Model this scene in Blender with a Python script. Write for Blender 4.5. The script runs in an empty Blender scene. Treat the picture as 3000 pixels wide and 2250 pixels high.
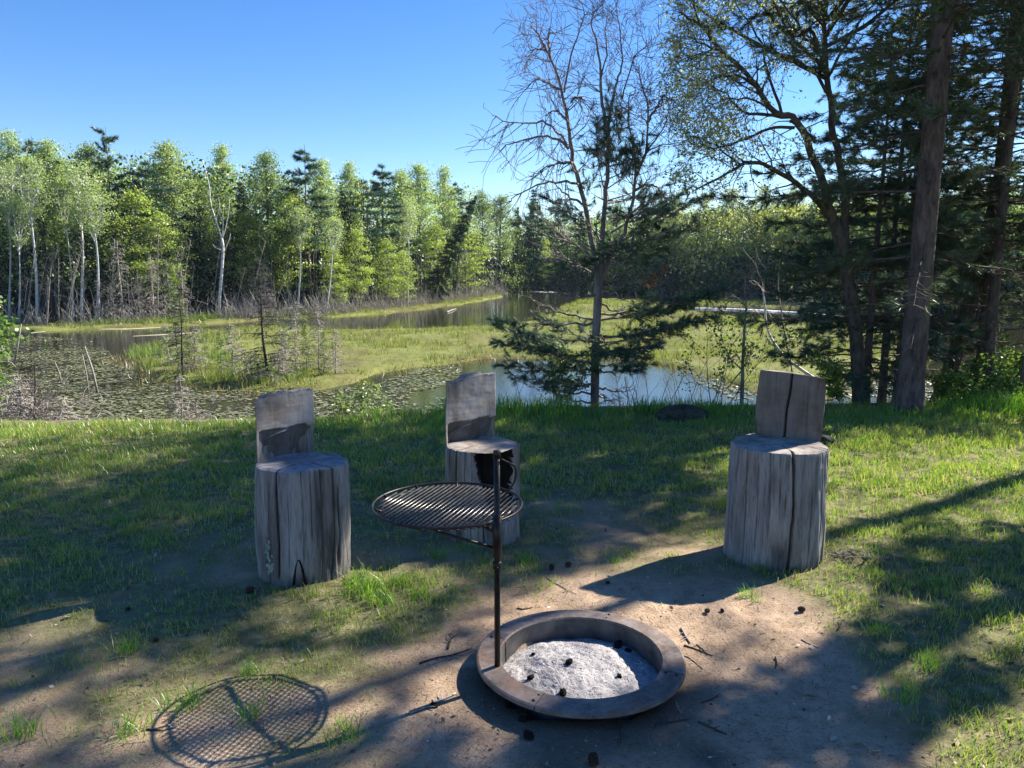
import bpy, math, random
import numpy as np
from mathutils import Vector, Matrix

# ------------------------------------------------------------------ camera, world, sun
sc = bpy.context.scene
COL = sc.collection
R = math.radians
PITCH = R(8.7)
FPX, SRC_W, SRC_H, DSP = 2253.0, 3000.0, 2250.0, 3000.0 / 2212.0
EYE = 1.6
cam_d = bpy.data.cameras.new('camera')
cam_d.sensor_width = 36.0
cam_d.lens = 36.0 * FPX / SRC_W
cam_d.clip_start, cam_d.clip_end = 0.05, 6000
cam = bpy.data.objects.new('camera', cam_d)
COL.objects.link(cam)
cam.location = (0, 0, EYE)
cam.rotation_euler = (R(90) - PITCH, 0, 0)
sc.camera = cam

SUN_EL, SUN_AZ = R(37.7), R(57.0)             # azimuth clockwise from +Y (view direction)
sun_vec = Vector((math.sin(SUN_AZ) * math.cos(SUN_EL), math.cos(SUN_AZ) * math.cos(SUN_EL), math.sin(SUN_EL)))
world = bpy.data.worlds.new('World')
sc.world = world
world.use_nodes = True
wn = world.node_tree
for n in list(wn.nodes):
    wn.nodes.remove(n)
sky = wn.nodes.new('ShaderNodeTexSky')
sky.sky_type = 'NISHITA'
sky.sun_disc = False
sky.sun_elevation = SUN_EL
sky.sun_rotation = SUN_AZ
sky.altitude = 400
sky.air_density = 1.0
sky.dust_density = 0.1
sky.ozone_density = 3.0
bg = wn.nodes.new('ShaderNodeBackground')
bg.inputs['Strength'].default_value = 0.070
wo = wn.nodes.new('ShaderNodeOutputWorld')
hs = wn.nodes.new('ShaderNodeHueSaturation')
hs.inputs['Saturation'].default_value = 1.3
hs.inputs['Hue'].default_value = 0.511
wn.links.new(sky.outputs[0], hs.inputs['Color'])
wn.links.new(hs.outputs[0], bg.inputs[0])
wn.links.new(bg.outputs[0], wo.inputs[0])

sun_d = bpy.data.lights.new('sun', 'SUN')
sun_d.energy = 5.0
sun_d.angle = R(0.53)
sun_d.color = (1.0, 0.93, 0.82)
sun = bpy.data.objects.new('sun', sun_d)
COL.objects.link(sun)
sun.location = (20, 15, 30)
sun.rotation_euler = sun_vec.to_track_quat('Z', 'Y').to_euler()

sc.view_settings.view_transform = 'Standard'
sc.view_settings.look = 'None'
sc.view_settings.exposure = 1.52
sc.view_settings.gamma = 1.0
sc.view_settings.use_curve_mapping = False
sc.render.engine = 'CYCLES'
cy = sc.cycles
cy.use_denoising = True
cy.max_bounces = 6
cy.diffuse_bounces = 3
cy.glossy_bounces = 3
cy.transmission_bounces = 4
cy.caustics_reflective = False
cy.caustics_refractive = False
cy.use_adaptive_sampling = True
cy.adaptive_threshold = 0.015

# ------------------------------------------------------------------ helpers
RNG = np.random.default_rng(7)


def ray(px, py):
    cx, cy_ = (px - SRC_W / 2) / FPX, (SRC_H / 2 - py) / FPX
    return np.array([cx, math.cos(PITCH) + cy_ * math.sin(PITCH), -math.sin(PITCH) + cy_ * math.cos(PITCH)])


def at(xd, yd, dist):
    """world point seen at survey pixel (2212-wide picture), at forward distance dist"""
    d = ray(xd * DSP, yd * DSP)
    t = dist / d[1]
    return np.array([0, 0, EYE]) + d * t


def on(xd, yd, z):
    d = ray(xd * DSP, yd * DSP)
    t = (z - EYE) / d[2]
    return np.array([0, 0, EYE]) + d * t


def hash2(ix, iy, seed):
    h = (ix.astype(np.int64) * 374761393 + iy.astype(np.int64) * 668265263 + seed * 982451653) & 0x7FFFFFFF
    h = ((h ^ (h >> 13)) * 1274126177) & 0x7FFFFFFF
    return ((h ^ (h >> 16)) & 0xFFFF) / 65535.0


def vnoise(x, y, seed=0):
    x, y = np.asarray(x, float), np.asarray(y, float)
    ix, iy = np.floor(x), np.floor(y)
    fx, fy = x - ix, y - iy
    fx, fy = fx * fx * (3 - 2 * fx), fy * fy * (3 - 2 * fy)
    ix, iy = ix.astype(np.int64), iy.astype(np.int64)
    a, b = hash2(ix, iy, seed), hash2(ix + 1, iy, seed)
    c, d = hash2(ix, iy + 1, seed), hash2(ix + 1, iy + 1, seed)
    return (a * (1 - fx) + b * fx) * (1 - fy) + (c * (1 - fx) + d * fx) * fy


def fbm(x, y, seed=0, oct=3):
    v, a, s = 0, 0.5, 1.0
    for k in range(oct):
        v = v + a * vnoise(np.asarray(x) * s, np.asarray(y) * s, seed + k * 17)
        a *= 0.5
        s *= 2.03
    return v / (1 - 0.5 ** oct)


def sstep(a, b, x):
    t = np.clip((x - a) / (b - a), 0, 1)
    return t * t * (3 - 2 * t)


def inside(poly, x, y):
    x, y = np.asarray(x, float), np.asarray(y, float)
    r = np.zeros(x.shape, bool)
    n = len(poly)
    for i in range(n):
        x0, y0 = poly[i][:2]
        x1, y1 = poly[(i + 1) % n][:2]
        if y0 == y1:
            continue
        c = ((y0 > y) != (y1 > y)) & (x < (x1 - x0) * (y - y0) / (y1 - y0) + x0)
        r ^= c
    return r


def sdist(poly, x, y):
    """signed distance, positive inside"""
    x, y = np.asarray(x, float), np.asarray(y, float)
    d = np.full(x.shape, 1e9)
    n = len(poly)
    for i in range(n):
        ax, ay = poly[i][:2]
        bx, by = poly[(i + 1) % n][:2]
        dx, dy = bx - ax, by - ay
        t = np.clip(((x - ax) * dx + (y - ay) * dy) / (dx * dx + dy * dy + 1e-9), 0, 1)
        d = np.minimum(d, np.hypot(x - ax - t * dx, y - ay - t * dy))
    return np.where(inside(poly, x, y), d, -d)


class Geo:
    """collects vertices, triangles and quads with material slots"""

    def __init__(self):
        self.V, self.T, self.Q, self.n = [], [], [], 0
        self.tm, self.qm = [], []

    def add(self, V, T=None, Q=None, m=0):
        V = np.asarray(V, float).reshape(-1, 3)
        self.V.append(V)
        if T is not None and len(T):
            T = np.asarray(T, np.int64).reshape(-1, 3) + self.n
            self.T.append(T)
            self.tm.append(np.full(len(T), m))
        if Q is not None and len(Q):
            Q = np.asarray(Q, np.int64).reshape(-1, 4) + self.n
            self.Q.append(Q)
            self.qm.append(np.full(len(Q), m))
        self.n += len(V)

    def tube(self, P, rad, sides=6, m=0, cap=True):
        P = np.asarray(P, float)
        k = len(P)
        rad = np.broadcast_to(np.asarray(rad, float), (k,))
        T = np.gradient(P, axis=0)
        T /= np.linalg.norm(T, axis=1)[:, None] + 1e-12
        u = np.cross(T[0], [0, 0, 1.0])
        if np.linalg.norm(u) < 0.1:
            u = np.cross(T[0], [1.0, 0, 0])
        u /= np.linalg.norm(u)
        a = np.arange(sides) * 2 * math.pi / sides
        ca, sa = np.cos(a)[:, None], np.sin(a)[:, None]
        rings = []
        for i in range(k):
            u = u - T[i] * np.dot(u, T[i])
            u /= np.linalg.norm(u) + 1e-12
            w = np.cross(T[i], u)
            rings.append(P[i] + rad[i] * (ca * u + sa * w))
        V = np.concatenate(rings)
        i0 = np.arange(sides)
        i1 = (i0 + 1) % sides
        Q = np.concatenate([np.stack([b + i0, b + i1, b + sides + i1, b + sides + i0], 1) for b in range(0, (k - 1) * sides, sides)])
        Ts = None
        if cap:
            V = np.concatenate([V, P[:1], P[-1:]])
            c0, c1 = k * sides, k * sides + 1
            b = (k - 1) * sides
            Ts = np.concatenate([np.stack([np.full(sides, c0), i1, i0], 1), np.stack([np.full(sides, c1), b + i0, b + i1], 1)])
        self.add(V, Ts, Q, m)

    def sticks(self, A, B, ra, rb, m=0):
        """many three-sided twigs at once"""
        A, B = np.asarray(A, float).reshape(-1, 3), np.asarray(B, float).reshape(-1, 3)
        if not len(A):
            return
        ra, rb = np.broadcast_to(ra, (len(A),)), np.broadcast_to(rb, (len(A),))
        d = B - A
        d /= np.linalg.norm(d, axis=1)[:, None] + 1e-12
        ref = np.where(np.abs(d[:, 2:3]) > 0.9, [[1.0, 0, 0]], [[0, 0, 1.0]])
        u = np.cross(d, ref)
        u /= np.linalg.norm(u, axis=1)[:, None]
        w = np.cross(d, u)
        V = np.empty((len(A), 6, 3))
        for k in range(3):
            c, s = math.cos(k * 2.0944), math.sin(k * 2.0944)
            o = c * u + s * w
            V[:, k] = A + o * ra[:, None]
            V[:, 3 + k] = B + o * rb[:, None]
        b = np.arange(len(A))[:, None] * 6
        Q = np.concatenate([b + [k, (k + 1) % 3, 3 + (k + 1) % 3, 3 + k] for k in range(3)])
        self.add(V, None, Q, m)

    def needles(self, C, D, n, L, w, spread=0.7, m=0, rng=RNG):
        """tufts: n thin needles at each centre C pointing roughly along D"""
        C, D = np.asarray(C, float).reshape(-1, 3), np.asarray(D, float).reshape(-1, 3)
        if not len(C):
            return
        k = len(C) * n
        C, D = np.repeat(C, n, 0), np.repeat(D, n, 0)
        r = rng.normal(size=(k, 3))
        r /= np.linalg.norm(r, axis=1)[:, None]
        d = D + r * spread
        d /= np.linalg.norm(d, axis=1)[:, None] + 1e-9
        p = np.cross(d, rng.normal(size=(k, 3)))
        p /= np.linalg.norm(p, axis=1)[:, None] + 1e-9
        ll = L * rng.uniform(0.7, 1.15, (k, 1))
        C = C + D * rng.uniform(-0.3, 0.3, (k, 1)) * L
        V = np.stack([C - p * w / 2, C + p * w / 2, C + d * ll], 1)
        self.add(V, np.arange(k * 3).reshape(-1, 3), None, m)

    def leaves(self, C, size, m=0, flat=0.0, rng=RNG, asp=0.62):
        """rhombic leaves at the centres C"""
        C = np.asarray(C, float).reshape(-1, 3)
        k = len(C)
        if not k:
            return
        a = rng.normal(size=(k, 3))
        a[:, 2] *= (1 - flat * 0.7)
        a /= np.linalg.norm(a, axis=1)[:, None] + 1e-9
        nrm = rng.normal(size=(k, 3))
        nrm[:, 2] += flat * 2.5
        b = np.cross(nrm, a)
        b /= np.linalg.norm(b, axis=1)[:, None] + 1e-9
        s = (np.broadcast_to(size, (k,)) * rng.uniform(0.65, 1.3, k))[:, None]
        V = np.stack([C - a * s * .5, C + b * s * asp * .5, C + a * s * .5, C - b * s * asp * .5], 1)
        self.add(V, None, np.arange(k * 4).reshape(-1, 4), m)

    def mesh(self, name, mats, smooth=True):
        V = np.concatenate(self.V) if self.V else np.zeros((0, 3))
        T = np.concatenate(self.T) if self.T else np.zeros((0, 3), np.int64)
        Q = np.concatenate(self.Q) if self.Q else np.zeros((0, 4), np.int64)
        me = bpy.data.meshes.new(name)
        me.vertices.add(len(V))
        me.vertices.foreach_set('co', V.astype(np.float32).ravel())
        nl = len(T) * 3 + len(Q) * 4
        me.loops.add(nl)
        me.loops.foreach_set('vertex_index', np.concatenate([T.ravel(), Q.ravel()]).astype(np.int32))
        npoly = len(T) + len(Q)
        me.polygons.add(npoly)
        ls = np.concatenate([np.arange(len(T)) * 3, len(T) * 3 + np.arange(len(Q)) * 4]).astype(np.int32)
        me.polygons.foreach_set('loop_start', ls)
        mi = np.concatenate([np.concatenate(self.tm) if self.tm else np.zeros(0), np.concatenate(self.qm) if self.qm else np.zeros(0)]).astype(np.int32)
        me.polygons.foreach_set('material_index', mi)
        me.polygons.foreach_set('use_smooth', np.full(npoly, bool(smooth)))
        for mt in (mats if isinstance(mats, (list, tuple)) else [mats]):
            me.materials.append(mt)
        me.update(calc_edges=True)
        return me

    def build(self, name, mats, parent=None, smooth=True, **kw):
        return link(name, self.mesh(name, mats, smooth), parent, **kw)


def link(name, data, parent=None, label=None, cat=None, group=None, kind=None, loc=None):
    o = bpy.data.objects.new(name, data)
    COL.objects.link(o)
    if parent is not None:
        o.parent = parent
    if loc is not None:
        o.location = loc
    return tag(o, label, cat, group, kind)


def tag(o, label=None, cat=None, group=None, kind=None):
    if label:
        o['label'] = label
    if cat:
        o['category'] = cat
    if group:
        o['group'] = group
    if kind:
        o['kind'] = kind
    return o


def thing(name, label, cat, loc=(0, 0, 0), rz=0.0, group=None):
    o = link(name, None, None, label, cat, group)
    o.location = loc
    o.rotation_euler = (0, 0, rz)
    return o


def dup(root, loc=None, rz=None, scale=None, label=None, group=None):
    r = root.copy()
    COL.objects.link(r)
    if loc is not None:
        r.location = loc
    if rz is not None:
        r.rotation_euler = (r.rotation_euler[0], r.rotation_euler[1], rz)
    if scale is not None:
        r.scale = scale if hasattr(scale, '__len__') else (scale,) * 3
    if label:
        r['label'] = label
    if group:
        r['group'] = group
    for ch in list(root.children):
        c = ch.copy()
        COL.objects.link(c)
        c.parent = r
        for g in list(ch.children):
            d = g.copy()
            COL.objects.link(d)
            d.parent = c
    return r


def grid_mesh(xs, ys, zf):
    X, Y = np.meshgrid(xs, ys)
    Z = zf(X, Y)
    nx, ny = len(xs), len(ys)
    i = np.arange(nx - 1)[None, :] + np.arange(ny - 1)[:, None] * nx
    Q = np.stack([i, i + 1, i + 1 + nx, i + nx], -1).reshape(-1, 4)
    return np.stack([X.ravel(), Y.ravel(), Z.ravel()], 1), Q


def set_attr(me, name, vals):
    a = me.attributes.new(name, 'FLOAT', 'POINT')
    a.data.foreach_set('value', np.asarray(vals, np.float32).ravel())


# ------------------------------------------------------------------ materials
class Mat:
    def __init__(self, name):
        self.m = bpy.data.materials.new(name)
        self.m.use_nodes = True
        self.t = self.m.node_tree
        for n in list(self.t.nodes):
            self.t.nodes.remove(n)
        self.out = self.t.nodes.new('ShaderNodeOutputMaterial')

    def n(self, ty, ins=None, **props):
        nd = self.t.nodes.new('ShaderNode' + ty)
        for k, v in props.items():
            setattr(nd, k, v)
        for k, v in (ins or {}).items():
            s = nd.inputs[k]
            if isinstance(v, bpy.types.NodeSocket):
                self.t.links.new(v, s)
            else:
                if hasattr(s.default_value, '__len__') and hasattr(v, '__len__') and len(v) == 3 and len(s.default_value) == 4:
                    v = (*v, 1)
                s.default_value = v
        return nd

    def coord(self, sc3=(1, 1, 1), space='Object'):
        c = self.n('TexCoord')
        return self.n('Mapping', {'Vector': c.outputs[space], 'Scale': sc3}).outputs[0]

    def noise(self, vec, scale, detail=4, rough=0.55, dist=0.0):
        return self.n('TexNoise', {'Vector': vec, 'Scale': scale, 'Detail': detail, 'Roughness': rough, 'Distortion': dist}).outputs['Fac']

    def ramp(self, fac, stops):
        r = self.n('ValToRGB', {'Fac': fac})
        e = r.color_ramp.elements
        while len(e) < len(stops):
            e.new(0.5)
        for x, (p, c) in zip(e, stops):
            x.position = p
            x.color = (*c, 1) if len(c) == 3 else c
        return r.outputs[0]

    def mix(self, fac, a, b, blend='MIX'):
        x = self.n('MixRGB', {'Fac': fac, 'Color1': a, 'Color2': b}, blend_type=blend)
        return x.outputs[0]

    def math(self, op, a, b=0.5, clamp=False):
        x = self.n('Math', {0: a, 1: b}, operation=op, use_clamp=clamp)
        return x.outputs[0]

    def bump(self, h, strength=0.5, dist=0.01):
        return self.n('Bump', {'Height': h, 'Strength': strength, 'Distance': dist}).outputs[0]

    def attr(self, name):
        return self.n('Attribute', attribute_name=name).outputs['Fac']

    def surface(self, s):
        self.t.links.new(s, self.out.inputs['Surface'])
        return self.m

    def principled(self, color, rough=0.8, normal=None, metallic=0.0, spec=0.3):
        i = {'Base Color': color, 'Roughness': rough, 'Metallic': metallic, 'Specular IOR Level': spec}
        if normal is not None:
            i['Normal'] = normal
        return self.surface(self.n('BsdfPrincipled', i).outputs[0])


def leaf_mat(name, cols, trans=0.45, gloss=0.04):
    """leaf colours vary from leaf to leaf; light also comes through"""
    M = Mat(name)
    g = M.n('NewGeometry')
    stops = [(i / max(1, len(cols) - 1), c) for i, c in enumerate(cols)]
    col = M.ramp(g.outputs['Random Per Island'], stops)
    big = M.noise(M.coord((1, 1, 1)), 0.9, 3)
    col = M.mix(0.55, col, M.ramp(big, [(0.3, (0.45, 0.45, 0.45)), (0.7, (1.25, 1.25, 1.2))]), 'MULTIPLY')
    d = M.n('BsdfDiffuse', {'Color': col})
    tcol = M.mix(1.0, col, (1.45, 1.5, 0.85), 'MULTIPLY')
    t = M.n('BsdfTranslucent', {'Color': tcol})
    a = M.n('MixShader', {0: trans, 1: d.outputs[0], 2: t.outputs[0]})
    gl = M.n('BsdfGlossy', {'Color': (1, 1, 1), 'Roughness': 0.45})
    b = M.n('MixShader', {0: gloss, 1: a.outputs[0], 2: gl.outputs[0]})
    return M.surface(b.outputs[0])


def bark_mat(name, dark, light, zs=2.0, sc_=9.0, bump=0.7, white=None):
    M = Mat(name)
    v = M.coord((1, 1, 1 / zs))
    a = M.noise(v, sc_, 6, 0.65, 0.4)
    b = M.noise(M.coord((1, 1, .25)), sc_ * 3.5, 3, 0.6)
    f = M.math('ADD', M.math('MULTIPLY', a, 0.7), M.math('MULTIPLY', b, 0.3))
    col = M.ramp(f, [(0.35, dark), (0.62, light)])
    return M.principled(col, 0.9, M.bump(f, bump, 0.02), spec=0.15)


M_bark_pine = bark_mat('pine_bark', (0.040, 0.032, 0.030), (0.16, 0.125, 0.11), 3.0, 14)
M_bark_oak = bark_mat('oak_bark', (0.035, 0.030, 0.026), (0.13, 0.11, 0.09), 2.5, 16)
M_bark_grey = bark_mat('grey_bark', (0.11, 0.10, 0.085), (0.30, 0.28, 0.25), 2.5, 12)
M_bark_dark = bark_mat('dark_bark', (0.03, 0.028, 0.024), (0.09, 0.08, 0.07), 2.5, 12)
M_dead = bark_mat('dead_wood', (0.16, 0.14, 0.125), (0.40, 0.36, 0.32), 3.0, 14)
M_brush = bark_mat('grey_brush', (0.19, 0.17, 0.145), (0.42, 0.385, 0.335), 3.0, 3)
M_bark_halfdead = bark_mat('half_dead_pine_bark', (0.085, 0.072, 0.068), (0.27, 0.235, 0.215), 3.0, 14)
M_deadred = bark_mat('dead_pine_twigs', (0.11, 0.092, 0.087), (0.29, 0.245, 0.23), 3.0, 14)


def birch_mat():
    M = Mat('birch_bark')
    a = M.noise(M.coord((.35, .35, 3.0)), 2.2, 5, 0.7)
    col = M.ramp(a, [(0.30, (0.06, 0.055, 0.05)), (0.42, (0.60, 0.585, 0.55)), (0.8, (0.84, 0.83, 0.80))])
    return M.principled(col, 0.8, M.bump(a, 0.3, 0.01), spec=0.2)


M_birch = birch_mat()
M_needle = leaf_mat('pine_needles', [(0.035, 0.072, 0.042), (0.072, 0.120, 0.056), (0.120, 0.168, 0.072)], 0.22, 0.06)
M_needle_blue = leaf_mat('pine_needles_blueish', [(0.032, 0.077, 0.054), (0.061, 0.125, 0.080), (0.096, 0.168, 0.096)], 0.22, 0.05)
M_needle_brown = leaf_mat('dead_needles', [(0.14, 0.06, 0.03), (0.22, 0.11, 0.05), (0.28, 0.15, 0.06)], 0.25, 0.02)
M_spruce = leaf_mat('spruce_needles', [(0.021, 0.047, 0.031), (0.039, 0.078, 0.044), (0.065, 0.111, 0.058)], 0.18, 0.03)
M_leaf_a = leaf_mat('aspen_leaves', [(0.205, 0.294, 0.123), (0.309, 0.404, 0.168), (0.427, 0.497, 0.243)], 0.5)
M_leaf_b = leaf_mat('maple_leaves', [(0.185, 0.265, 0.051), (0.283, 0.370, 0.072), (0.407, 0.473, 0.129)], 0.5)
M_leaf_c = leaf_mat('broad_leaves', [(0.124, 0.198, 0.076), (0.189, 0.269, 0.099), (0.283, 0.348, 0.133)], 0.45)
M_leaf_o = leaf_mat('young_oak_leaves', [(0.33, 0.35, 0.17), (0.44, 0.45, 0.24), (0.58, 0.57, 0.34)], .55)
M_leaf_y = leaf_mat('budding_leaves', [(0.200, 0.231, 0.063), (0.293, 0.323, 0.091), (0.416, 0.416, 0.140)], .55)
M_leaf_bush = leaf_mat('shrub_leaves', [(0.07, 0.15, 0.03), (0.12, 0.22, 0.04), (0.18, 0.28, 0.06)], 0.5)
M_tamarack = leaf_mat('tamarack_needles', [(0.12, 0.20, 0.035), (0.18, 0.26, 0.05), (0.24, 0.31, 0.08)], 0.45)


def grass_mat(name, cols, trans=0.42):
    M = Mat(name)
    g = M.n('NewGeometry')
    col = M.ramp(g.outputs['Random Per Island'], [(i / (len(cols) - 1), c) for i, c in enumerate(cols)])
    big = M.noise(M.coord(), 1.3, 3)
    col = M.mix(0.6, col, M.ramp(big, [(0.3, (0.62, 0.68, 0.6)), (0.7, (1.2, 1.15, 1.1))]), 'MULTIPLY')
    d = M.n('BsdfDiffuse', {'Color': col})
    t = M.n('BsdfTranslucent', {'Color': M.mix(1.0, col, (1.45, 1.75, 0.55), 'MULTIPLY')})
    a = M.n('MixShader', {0: trans, 1: d.outputs[0], 2: t.outputs[0]})
    gl = M.n('BsdfGlossy', {'Color': (1, 1, 1), 'Roughness': 0.4})
    b = M.n('MixShader', {0: 0.05, 1: a.outputs[0], 2: gl.outputs[0]})
    return M.surface(b.outputs[0])


M_grass = grass_mat('lawn_grass', [(0.105, 0.195, 0.038), (0.15, 0.245, 0.05), (0.20, 0.285, 0.06), (0.26, 0.30, 0.09), (0.36, 0.32, 0.16), (0.42, 0.35, 0.20)])
M_grass_tall = grass_mat('tall_grass', [(0.112, 0.238, 0.025), (0.168, 0.317, 0.035), (0.262, 0.387, 0.056)])
M_sedge = grass_mat('marsh_sedge', [(0.11, 0.145, 0.035), (0.17, 0.20, 0.05), (0.23, 0.235, 0.075), (0.30, 0.24, 0.10)], 0.35)
M_sedge_green = grass_mat('green_sedge', [(0.11, 0.165, 0.04), (0.16, 0.21, 0.055), (0.21, 0.24, 0.08)], 0.35)
M_sedge_dry = grass_mat('dry_sedge', [(0.14, 0.09, 0.05), (0.24, 0.17, 0.09), (0.34, 0.27, 0.16)], 0.3)
M_lily = leaf_mat('lily_pads', [(0.10, 0.115, 0.045), (0.155, 0.165, 0.07), (0.24, 0.225, 0.115)], 0.1, 0.12)


def ground_mat():
    M = Mat('ground_soil')
    c = M.coord()
    n1 = M.noise(c, 1.6, 5, 0.6)
    n2 = M.noise(c, 14, 5, 0.65)
    n3 = M.noise(c, 90, 3, 0.6)
    sand = M.ramp(n1, [(0.30, (0.275, 0.196, 0.130)), (0.55, (0.40, 0.292, 0.198)), (0.75, (0.49, 0.375, 0.262))])
    sand = M.mix(0.7, sand, M.ramp(n2, [(0.32, (0.55, 0.50, 0.46)), (0.55, (1, 1, 1))]), 'MULTIPLY')
    sand = M.mix(0.5, sand, M.ramp(n3, [(0.33, (0.45, 0.40, 0.36)), (0.48, (1, 1, 1))]), 'MULTIPLY')
    thatch = M.ramp(n2, [(0.3, (0.08, 0.085, 0.038)), (0.5, (0.15, 0.145, 0.068)), (0.72, (0.28, 0.245, 0.14))])
    cov = M.attr('cov')
    f = M.math('ADD', cov, M.math('MULTIPLY', M.math('SUBTRACT', n2, 0.5), 0.9))
    fac = M.ramp(f, [(0.16, (0, 0, 0)), (0.54, (1, 1, 1))])
    col = M.mix(fac, sand, thatch)
    soot = M.attr('soot')
    sf = M.ramp(M.math('ADD', soot, M.math('MULTIPLY', M.math('SUBTRACT', n2, 0.5), 0.8)), [(0.35, (0, 0, 0)), (0.8, (1, 1, 1))])
    col = M.mix(M.math('MULTIPLY', sf, 0.7), col, (0.06, 0.055, 0.05))
    floor_ = M.ramp(n1, [(0.3, (0.06, 0.05, 0.03)), (0.7, (0.14, 0.115, 0.07))])
    col = M.mix(M.attr('far'), col, floor_)
    h = M.math('ADD', M.math('MULTIPLY', n2, 0.6), M.math('MULTIPLY', n3, 0.35))
    return M.principled(col, 0.95, M.bump(h, 0.8, 0.02), spec=0.1)


def marsh_mat():
    M = Mat('marsh_mat')
    c = M.coord((1, .6, 1))
    a = M.noise(c, 0.35, 5, 0.6)
    b = M.noise(c, 2.5, 5, 0.65)
    col = M.ramp(a, [(0.33, (0.13, 0.115, 0.05)), (0.5, (0.155, 0.165, 0.05)), (0.68, (0.18, 0.20, 0.06))])
    col = M.mix(0.6, col, M.ramp(b, [(0.33, (0.5, 0.5, 0.5)), (0.65, (1.1, 1.1, 1.1))]), 'MULTIPLY')
    return M.principled(col, 0.95, M.bump(b, 0.6, 0.1), spec=0.1)


def water_mat():
    M = Mat('pond_water')
    c = M.coord((1, 1, 1))
    a = M.noise(c, 1.6, 3, 0.5)
    b = M.noise(M.coord((1, 1.6, 1)), 7, 3, 0.6)
    h = M.math('ADD', M.math('MULTIPLY', a, .5), b)
    y = M.n('SeparateXYZ', {0: M.n('TexCoord').outputs['Object']}).outputs['Y']
    wind = M.n('MapRange', {0: y, 1: 30.0, 2: 40.0, 3: .07, 4: .035}).outputs[0]
    nb = M.n('Bump', {'Height': h, 'Strength': wind, 'Distance': 0.05}).outputs[0]
    p = M.n('BsdfPrincipled', {'Base Color': (0.030, 0.030, 0.017), 'Roughness': 0.04, 'IOR': 1.33, 'Normal': nb, 'Specular IOR Level': 0.5})
    return M.surface(p.outputs[0])


M_ground, M_marsh, M_water = ground_mat(), marsh_mat(), water_mat()

# ------------------------------------------------------------------ ground, water, marsh
ZW = -1.8                      # water level; the lawn is z = 0
D3 = lambda pts, z: [tuple(on(x, y, z)[:2]) for x, y in pts]
shore = D3([(0, 703), (150, 706), (300, 700), (470, 690), (560, 686), (700, 682), (850, 668), (1000, 650), (1090, 636), (1200, 628), (1300, 630), (1400, 636), (1500, 637), (1620, 645), (1760, 652)], ZW)
pond_poly = [(-42, -300), (-40, 28)] + [shore[0]] + shore[1:] + [(36, 70), (44, 60), (46, 35), (44, -300)]


def lawn_edge(x):
    return np.interp(x, [-30, -5, -2.5, -0.8, 0.5, 2.5, 4.5, 8, 30], [7.3, 7.35, 7.5, 8.0, 8.25, 8.3, 8.5, 8.7, 9.5])


def ground_z(x, y):
    x, y = np.asarray(x, float), np.asarray(y, float)
    e = lawn_edge(x)
    t = y - e
    z = -2.7 * sstep(0, 9.0, t)
    near = 1 - sstep(-0.5, 3, t)
    z = z + near * ((fbm(x * 1.1, y * 1.1, 3) - .5) * 0.06 + (fbm(x * 5, y * 5, 9) - .5) * 0.030 + (vnoise(x * 9, y * 9, 12) - .5) * .010)
    z = z - 0.10 * np.exp(-(((x - 1.86) / .07) ** 2 + ((y - 3.93) / .06) ** 2))     # burrow
    z = z + 0.035 * np.exp(-(((x - 1.89) / .18) ** 2 + ((y - 4.03) / .14) ** 2))
    r = np.hypot(x - .271, y - 2.86)
    z = np.where(r < .8, z * sstep(.38, .8, r), z)
    z = np.where(r < .318, -.16, z)
    s = -sdist(pond_poly, x, y)
    zf = ZW - .9 + 1.15 * sstep(-3, 2.5, s) + np.clip(s, 0, 400) * 0.012 + (fbm(x * .3, y * .3, 5) - .5) * .3
    zf = np.where(s > -4, zf, -2.7)
    return np.maximum(z, zf)


def gz(x, y):
    return float(ground_z(np.array([x]), np.array([y]))[0])


def cover(x, y):
    """grass cover of the lawn, 0 bare sand .. 1 full"""
    x, y = np.asarray(x, float), np.asarray(y, float)
    base = 0.52 + 0.34 * sstep(4.2, 5.8, y + np.clip(-x - 1.2, 0, 2) * .35)
    base = base + 0.75 * sstep(1.6, 2.3, x) * sstep(2.7, 3.6, y) + .45 * sstep(5.4, 6.4, y)
    base = base + 0.35 * sstep(0.9, 1.6, x) * (1 - sstep(2.6, 3.6, y))
    base = base + .10 * sstep(-.9, -1.6, x) * sstep(3.0, 4.2, y)
    # bare ground around the fire ring
    s = np.hypot((x - .52) / 1.0, (y - 2.9) / .92)
    base = base * sstep(0.75, 1.25, s)
    base = base - .22 * sstep(3.4, 2.6, y) * (1 - sstep(.8, 1.4, x))
    s = np.hypot((x - .75) / .85, (y - 4.9) / .9)
    base = base - .10 * (1 - sstep(.4, 1.2, s))
    s = np.hypot((x + .62) / .5, (y - 3.45) / .35)
    base = base + .55 * (1 - sstep(.5, 1.1, s))
    n = fbm(x * 1.7, y * 1.7, 21, 4)
    m = fbm(x * 6, y * 6, 31, 2)
    c = base + (n - .5) * 1.1 * (1.15 - .6 * np.clip(base, 0, 1)) + (m - .5) * .5
    return np.clip(c, 0, 1)


def axis(lo, hi, step, far_lo, far_hi, g=1.09):
    a = list(np.arange(lo, hi + step / 2, step))
    s, v = step, hi
    while v < far_hi:
        s *= g
        v += s
        a.append(v)
    s, v = step, lo
    b = []
    while v > far_lo:
        s *= g
        v -= s
        b.append(v)
    return np.array(b[::-1] + a)


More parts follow.
